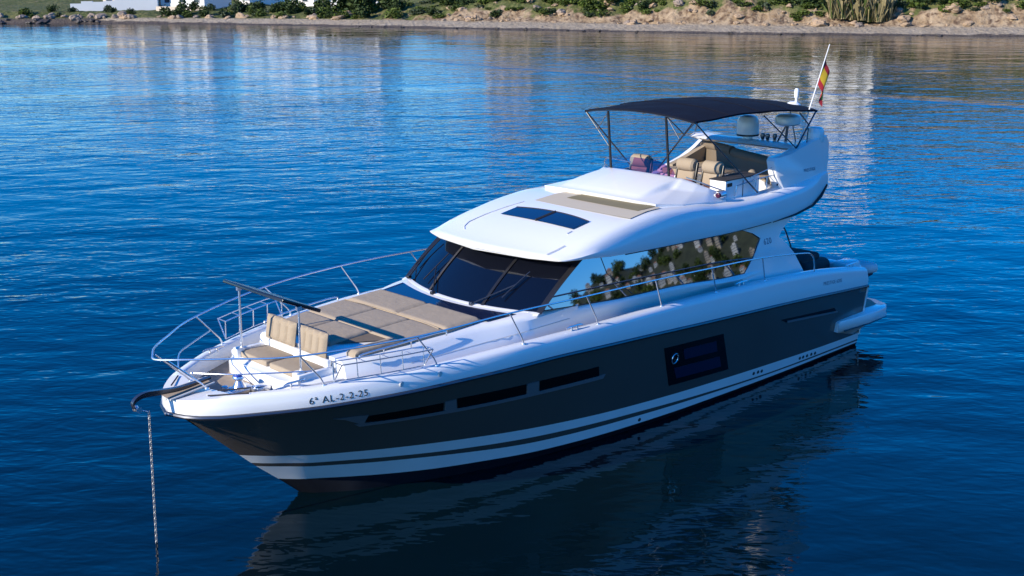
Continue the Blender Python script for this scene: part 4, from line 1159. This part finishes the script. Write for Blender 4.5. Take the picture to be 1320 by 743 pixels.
MB().lathe((1.02, .84, 5.36), [(.03, 0), (.035, .1), (.05, .12), (.05, .28), (.03, .31), (0, .31)], 14).build('masthead_light', M['gel'], mast)
mb = MB()
for x, y in ((1.3, .2), (1.3, .33), (1.2, .45)): mb.lathe((x, y, 4.58), [(0, .09), (.04, .085), (.055, .03), (.03, -.05)], 12)
mb.build('horn', M['dsteel'], arch)

# ---------------- bimini top
mb = MB(); rows = []; thin = []
def bim(u, v):
    x = 5.33+(1.10-5.33)*u; y = 1.44*v
    z = 5.385-.13*u+.235*(1-abs(v)**2.2)*(.35+.65*math.sin(math.pi*min(1, max(0, .10+.85*u))))-.014*math.sin(3*math.pi*u)**2*(abs(v)**.5)
    x += .10*(1-v*v)*(1 if u < .5 else -1)*abs(2*u-1)
    z += .09*math.sin(math.pi*u)*abs(v)**2
    z += .012*noise.noise(Vector((x*2.2, y*2.2, 0)))
    return (x, y, z)
for i in range(33): rows.append([bim(i/32, -1+2*j/24) for j in range(25)])
mb.grid(rows); mb.grid([[(p[0], p[1], p[2]-.012) for p in r_] for r_ in rows])
rim = rows[0]+[r_[-1] for r_ in rows[1:]]+rows[-1][::-1][1:]+[r_[0] for r_ in rows[::-1]][1:-1]
mb.grid([rim, [(p[0], p[1], p[2]-.035) for p in rim]], cv=True)
bimini = mb.build('bimini_top', M['canvas'], Y, ang=60)
for u in (.26, .5, .74):
    MB().tube([Vector(bim(u, v))+Vector((0, 0, .004)) for v in [-1+2*i/24 for i in range(25)]], .009, n=5).build('canvas_seam', M['canvas'], bimini)
for s in (1, -1):
    def tb(pts, r_, nm, mt='dsteel'):
        MB().tube([(a, s*b, c_) for a, b, c_ in pts], r_, n=8).build(nm, M[mt], bimini)
    tb([(5.24, .77, 4.22), (5.36, .76, 5.42)], .027, 'bimini_pole', 'black')
    tb([(5.31, 1.43, 5.37), (3.40, 1.60, 3.78)], .017, 'bimini_strut'); tb([(1.14, 1.43, 5.24), (2.72, 1.60, 3.84)], .019, 'bimini_strut')
    tb([(1.92, 1.50, 4.52), (3.05, 1.43, 5.30)], .014, 'bimini_strut'); tb([(1.75, 1.42, 5.25), (1.40, 1.45, 4.95)], .014, 'bimini_strut')
    tb([(5.31, 1.43, 5.36), (5.30, .78, 4.70)], .010, 'bimini_strut', 'black'); tb([(5.34, .78, 5.4), (5.33, 1.08, 5.02)], .011, 'bimini_strut')
    tb([(1.45, 1.46, 4.90), (1.55, 1.50, 4.58)], .015, 'bimini_strut')
mb = MB().tube([bim(.005, v) for v in [-1+2*i/24 for i in range(25)]], .018, n=6); mb.tube([bim(.5, v) for v in [-1+2*i/24 for i in range(25)]], .012, n=6); mb.tube([bim(.995, v) for v in [-1+2*i/24 for i in range(25)]], .018, n=6)
mb.v = [(a, b, c_-.035) for a, b, c_ in mb.v]; mb.build('bimini_bow', M['dsteel'], bimini)

# ------------------------------------------------------------------ things on and around the yacht
# flag on its staff
F0 = Vector((1.70, 1.40, 4.58)); F1 = Vector((.68, 1.38, 6.62))
fl = empty('flag', F0, 'red and yellow flag hanging limp from the staff on the yacht stern', 'flag')
MB().tube([F0, F1], [.018, .010], n=8).build('flagstaff', M['wood'], fl)
ax = (F0-F1).normalized(); rows = []
for i in range(25):
    f = i/24; row = []
    for j in range(13):
        g = j/12
        p = F1+ax*(.22+.66*g)
        wdt = .22*f**.7*(.45+.55*g)
        fold = .06*math.sin(f*8+g*1.6)*f**.5
        drop = f*(.62-.12*g)
        row.append(p+Vector((wdt*.30+fold*.6, wdt*.80-fold*.8, -drop)))
    rows.append(row)
mb = MB()
for j in range(12):
    k = 0 if j < 3 else (1 if j < 9 else 0)
    mb.grid([[r_[j], r_[j+1]] for r_ in rows], k)
mb.build('flag_cloth', [M['red'], M['yellow']], fl)

# anchor chain hanging into the water
def chain_link(c, rot, tilt=0):
    mb = MB(); pts = []
    for i in range(14):
        a = 2*math.pi*i/14; pts.append(Vector((.016*math.cos(a), 0, .032*math.sin(a))))
    T = Matrix.Translation(c) @ Matrix.Rotation(rot, 4, 'Z')
    mb.tube([T @ p for p in pts], .0075, closed=True, n=6); return mb
mb = MB(); z = 1.95; i = 0
while z > -.75:
    q = chain_link((16.25+.06*(1.95-z)/2, .012, z), (i % 2)*math.pi/2+.3); mb.add(q.v, q.f); z -= .047; i += 1
tag(mb.build('anchor_chain', M['chain'], None), 'galvanised anchor chain hanging from the bow straight down into the water', 'chain')

# inflatable tender stowed across the swim platform, its nose sticking out to port
td = empty('inflatable_dinghy', (-.62, 0, .72), 'pale inflatable dinghy lying across the swim platform behind the transom', 'dinghy')
mb = MB()
path = arc([(-.30, -1.75, 1.36), (-.30, .6, 1.40), (-.42, 1.35, 1.46), (-.66, 2.02, 1.56), (-.90, 1.35, 1.46), (-1.02, .6, 1.40), (-1.02, -1.75, 1.36)], 6)
n_ = len(path); rr = [.17-.06*math.exp(-((i-n_/2)/4.0)**2) for i in range(n_)]
mb.tube(path, rr, n=14); mb.build('inflatable_tube', M['tube'], td)
mb = MB(); rows = []
for y, hw, zk, zs in [(-1.7, .36, .86, 1.28), (-.6, .36, .86, 1.3), (.6, .34, .92, 1.32), (1.3, .24, 1.05, 1.38), (1.75, .12, 1.22, 1.44), (2.0, .02, 1.42, 1.52)]:
    rows.append([(-.66-hw*1.25, y, zs), (-.66-hw*.7, y, (zk+zs)/2-.08), (-.66, y, zk), (-.66+hw*.7, y, (zk+zs)/2-.08), (-.66+hw*1.25, y, zs)])
mb.grid(rows); mb.build('dinghy_hull', M['tubed'], td)
mb = MB(); mb.box((-.66, -.9, .80), (.7, .12, .24)); mb.box((-.66, .5, .84), (.6, .12, .28)); mb.build('cradle', M['ltgrey'], td)
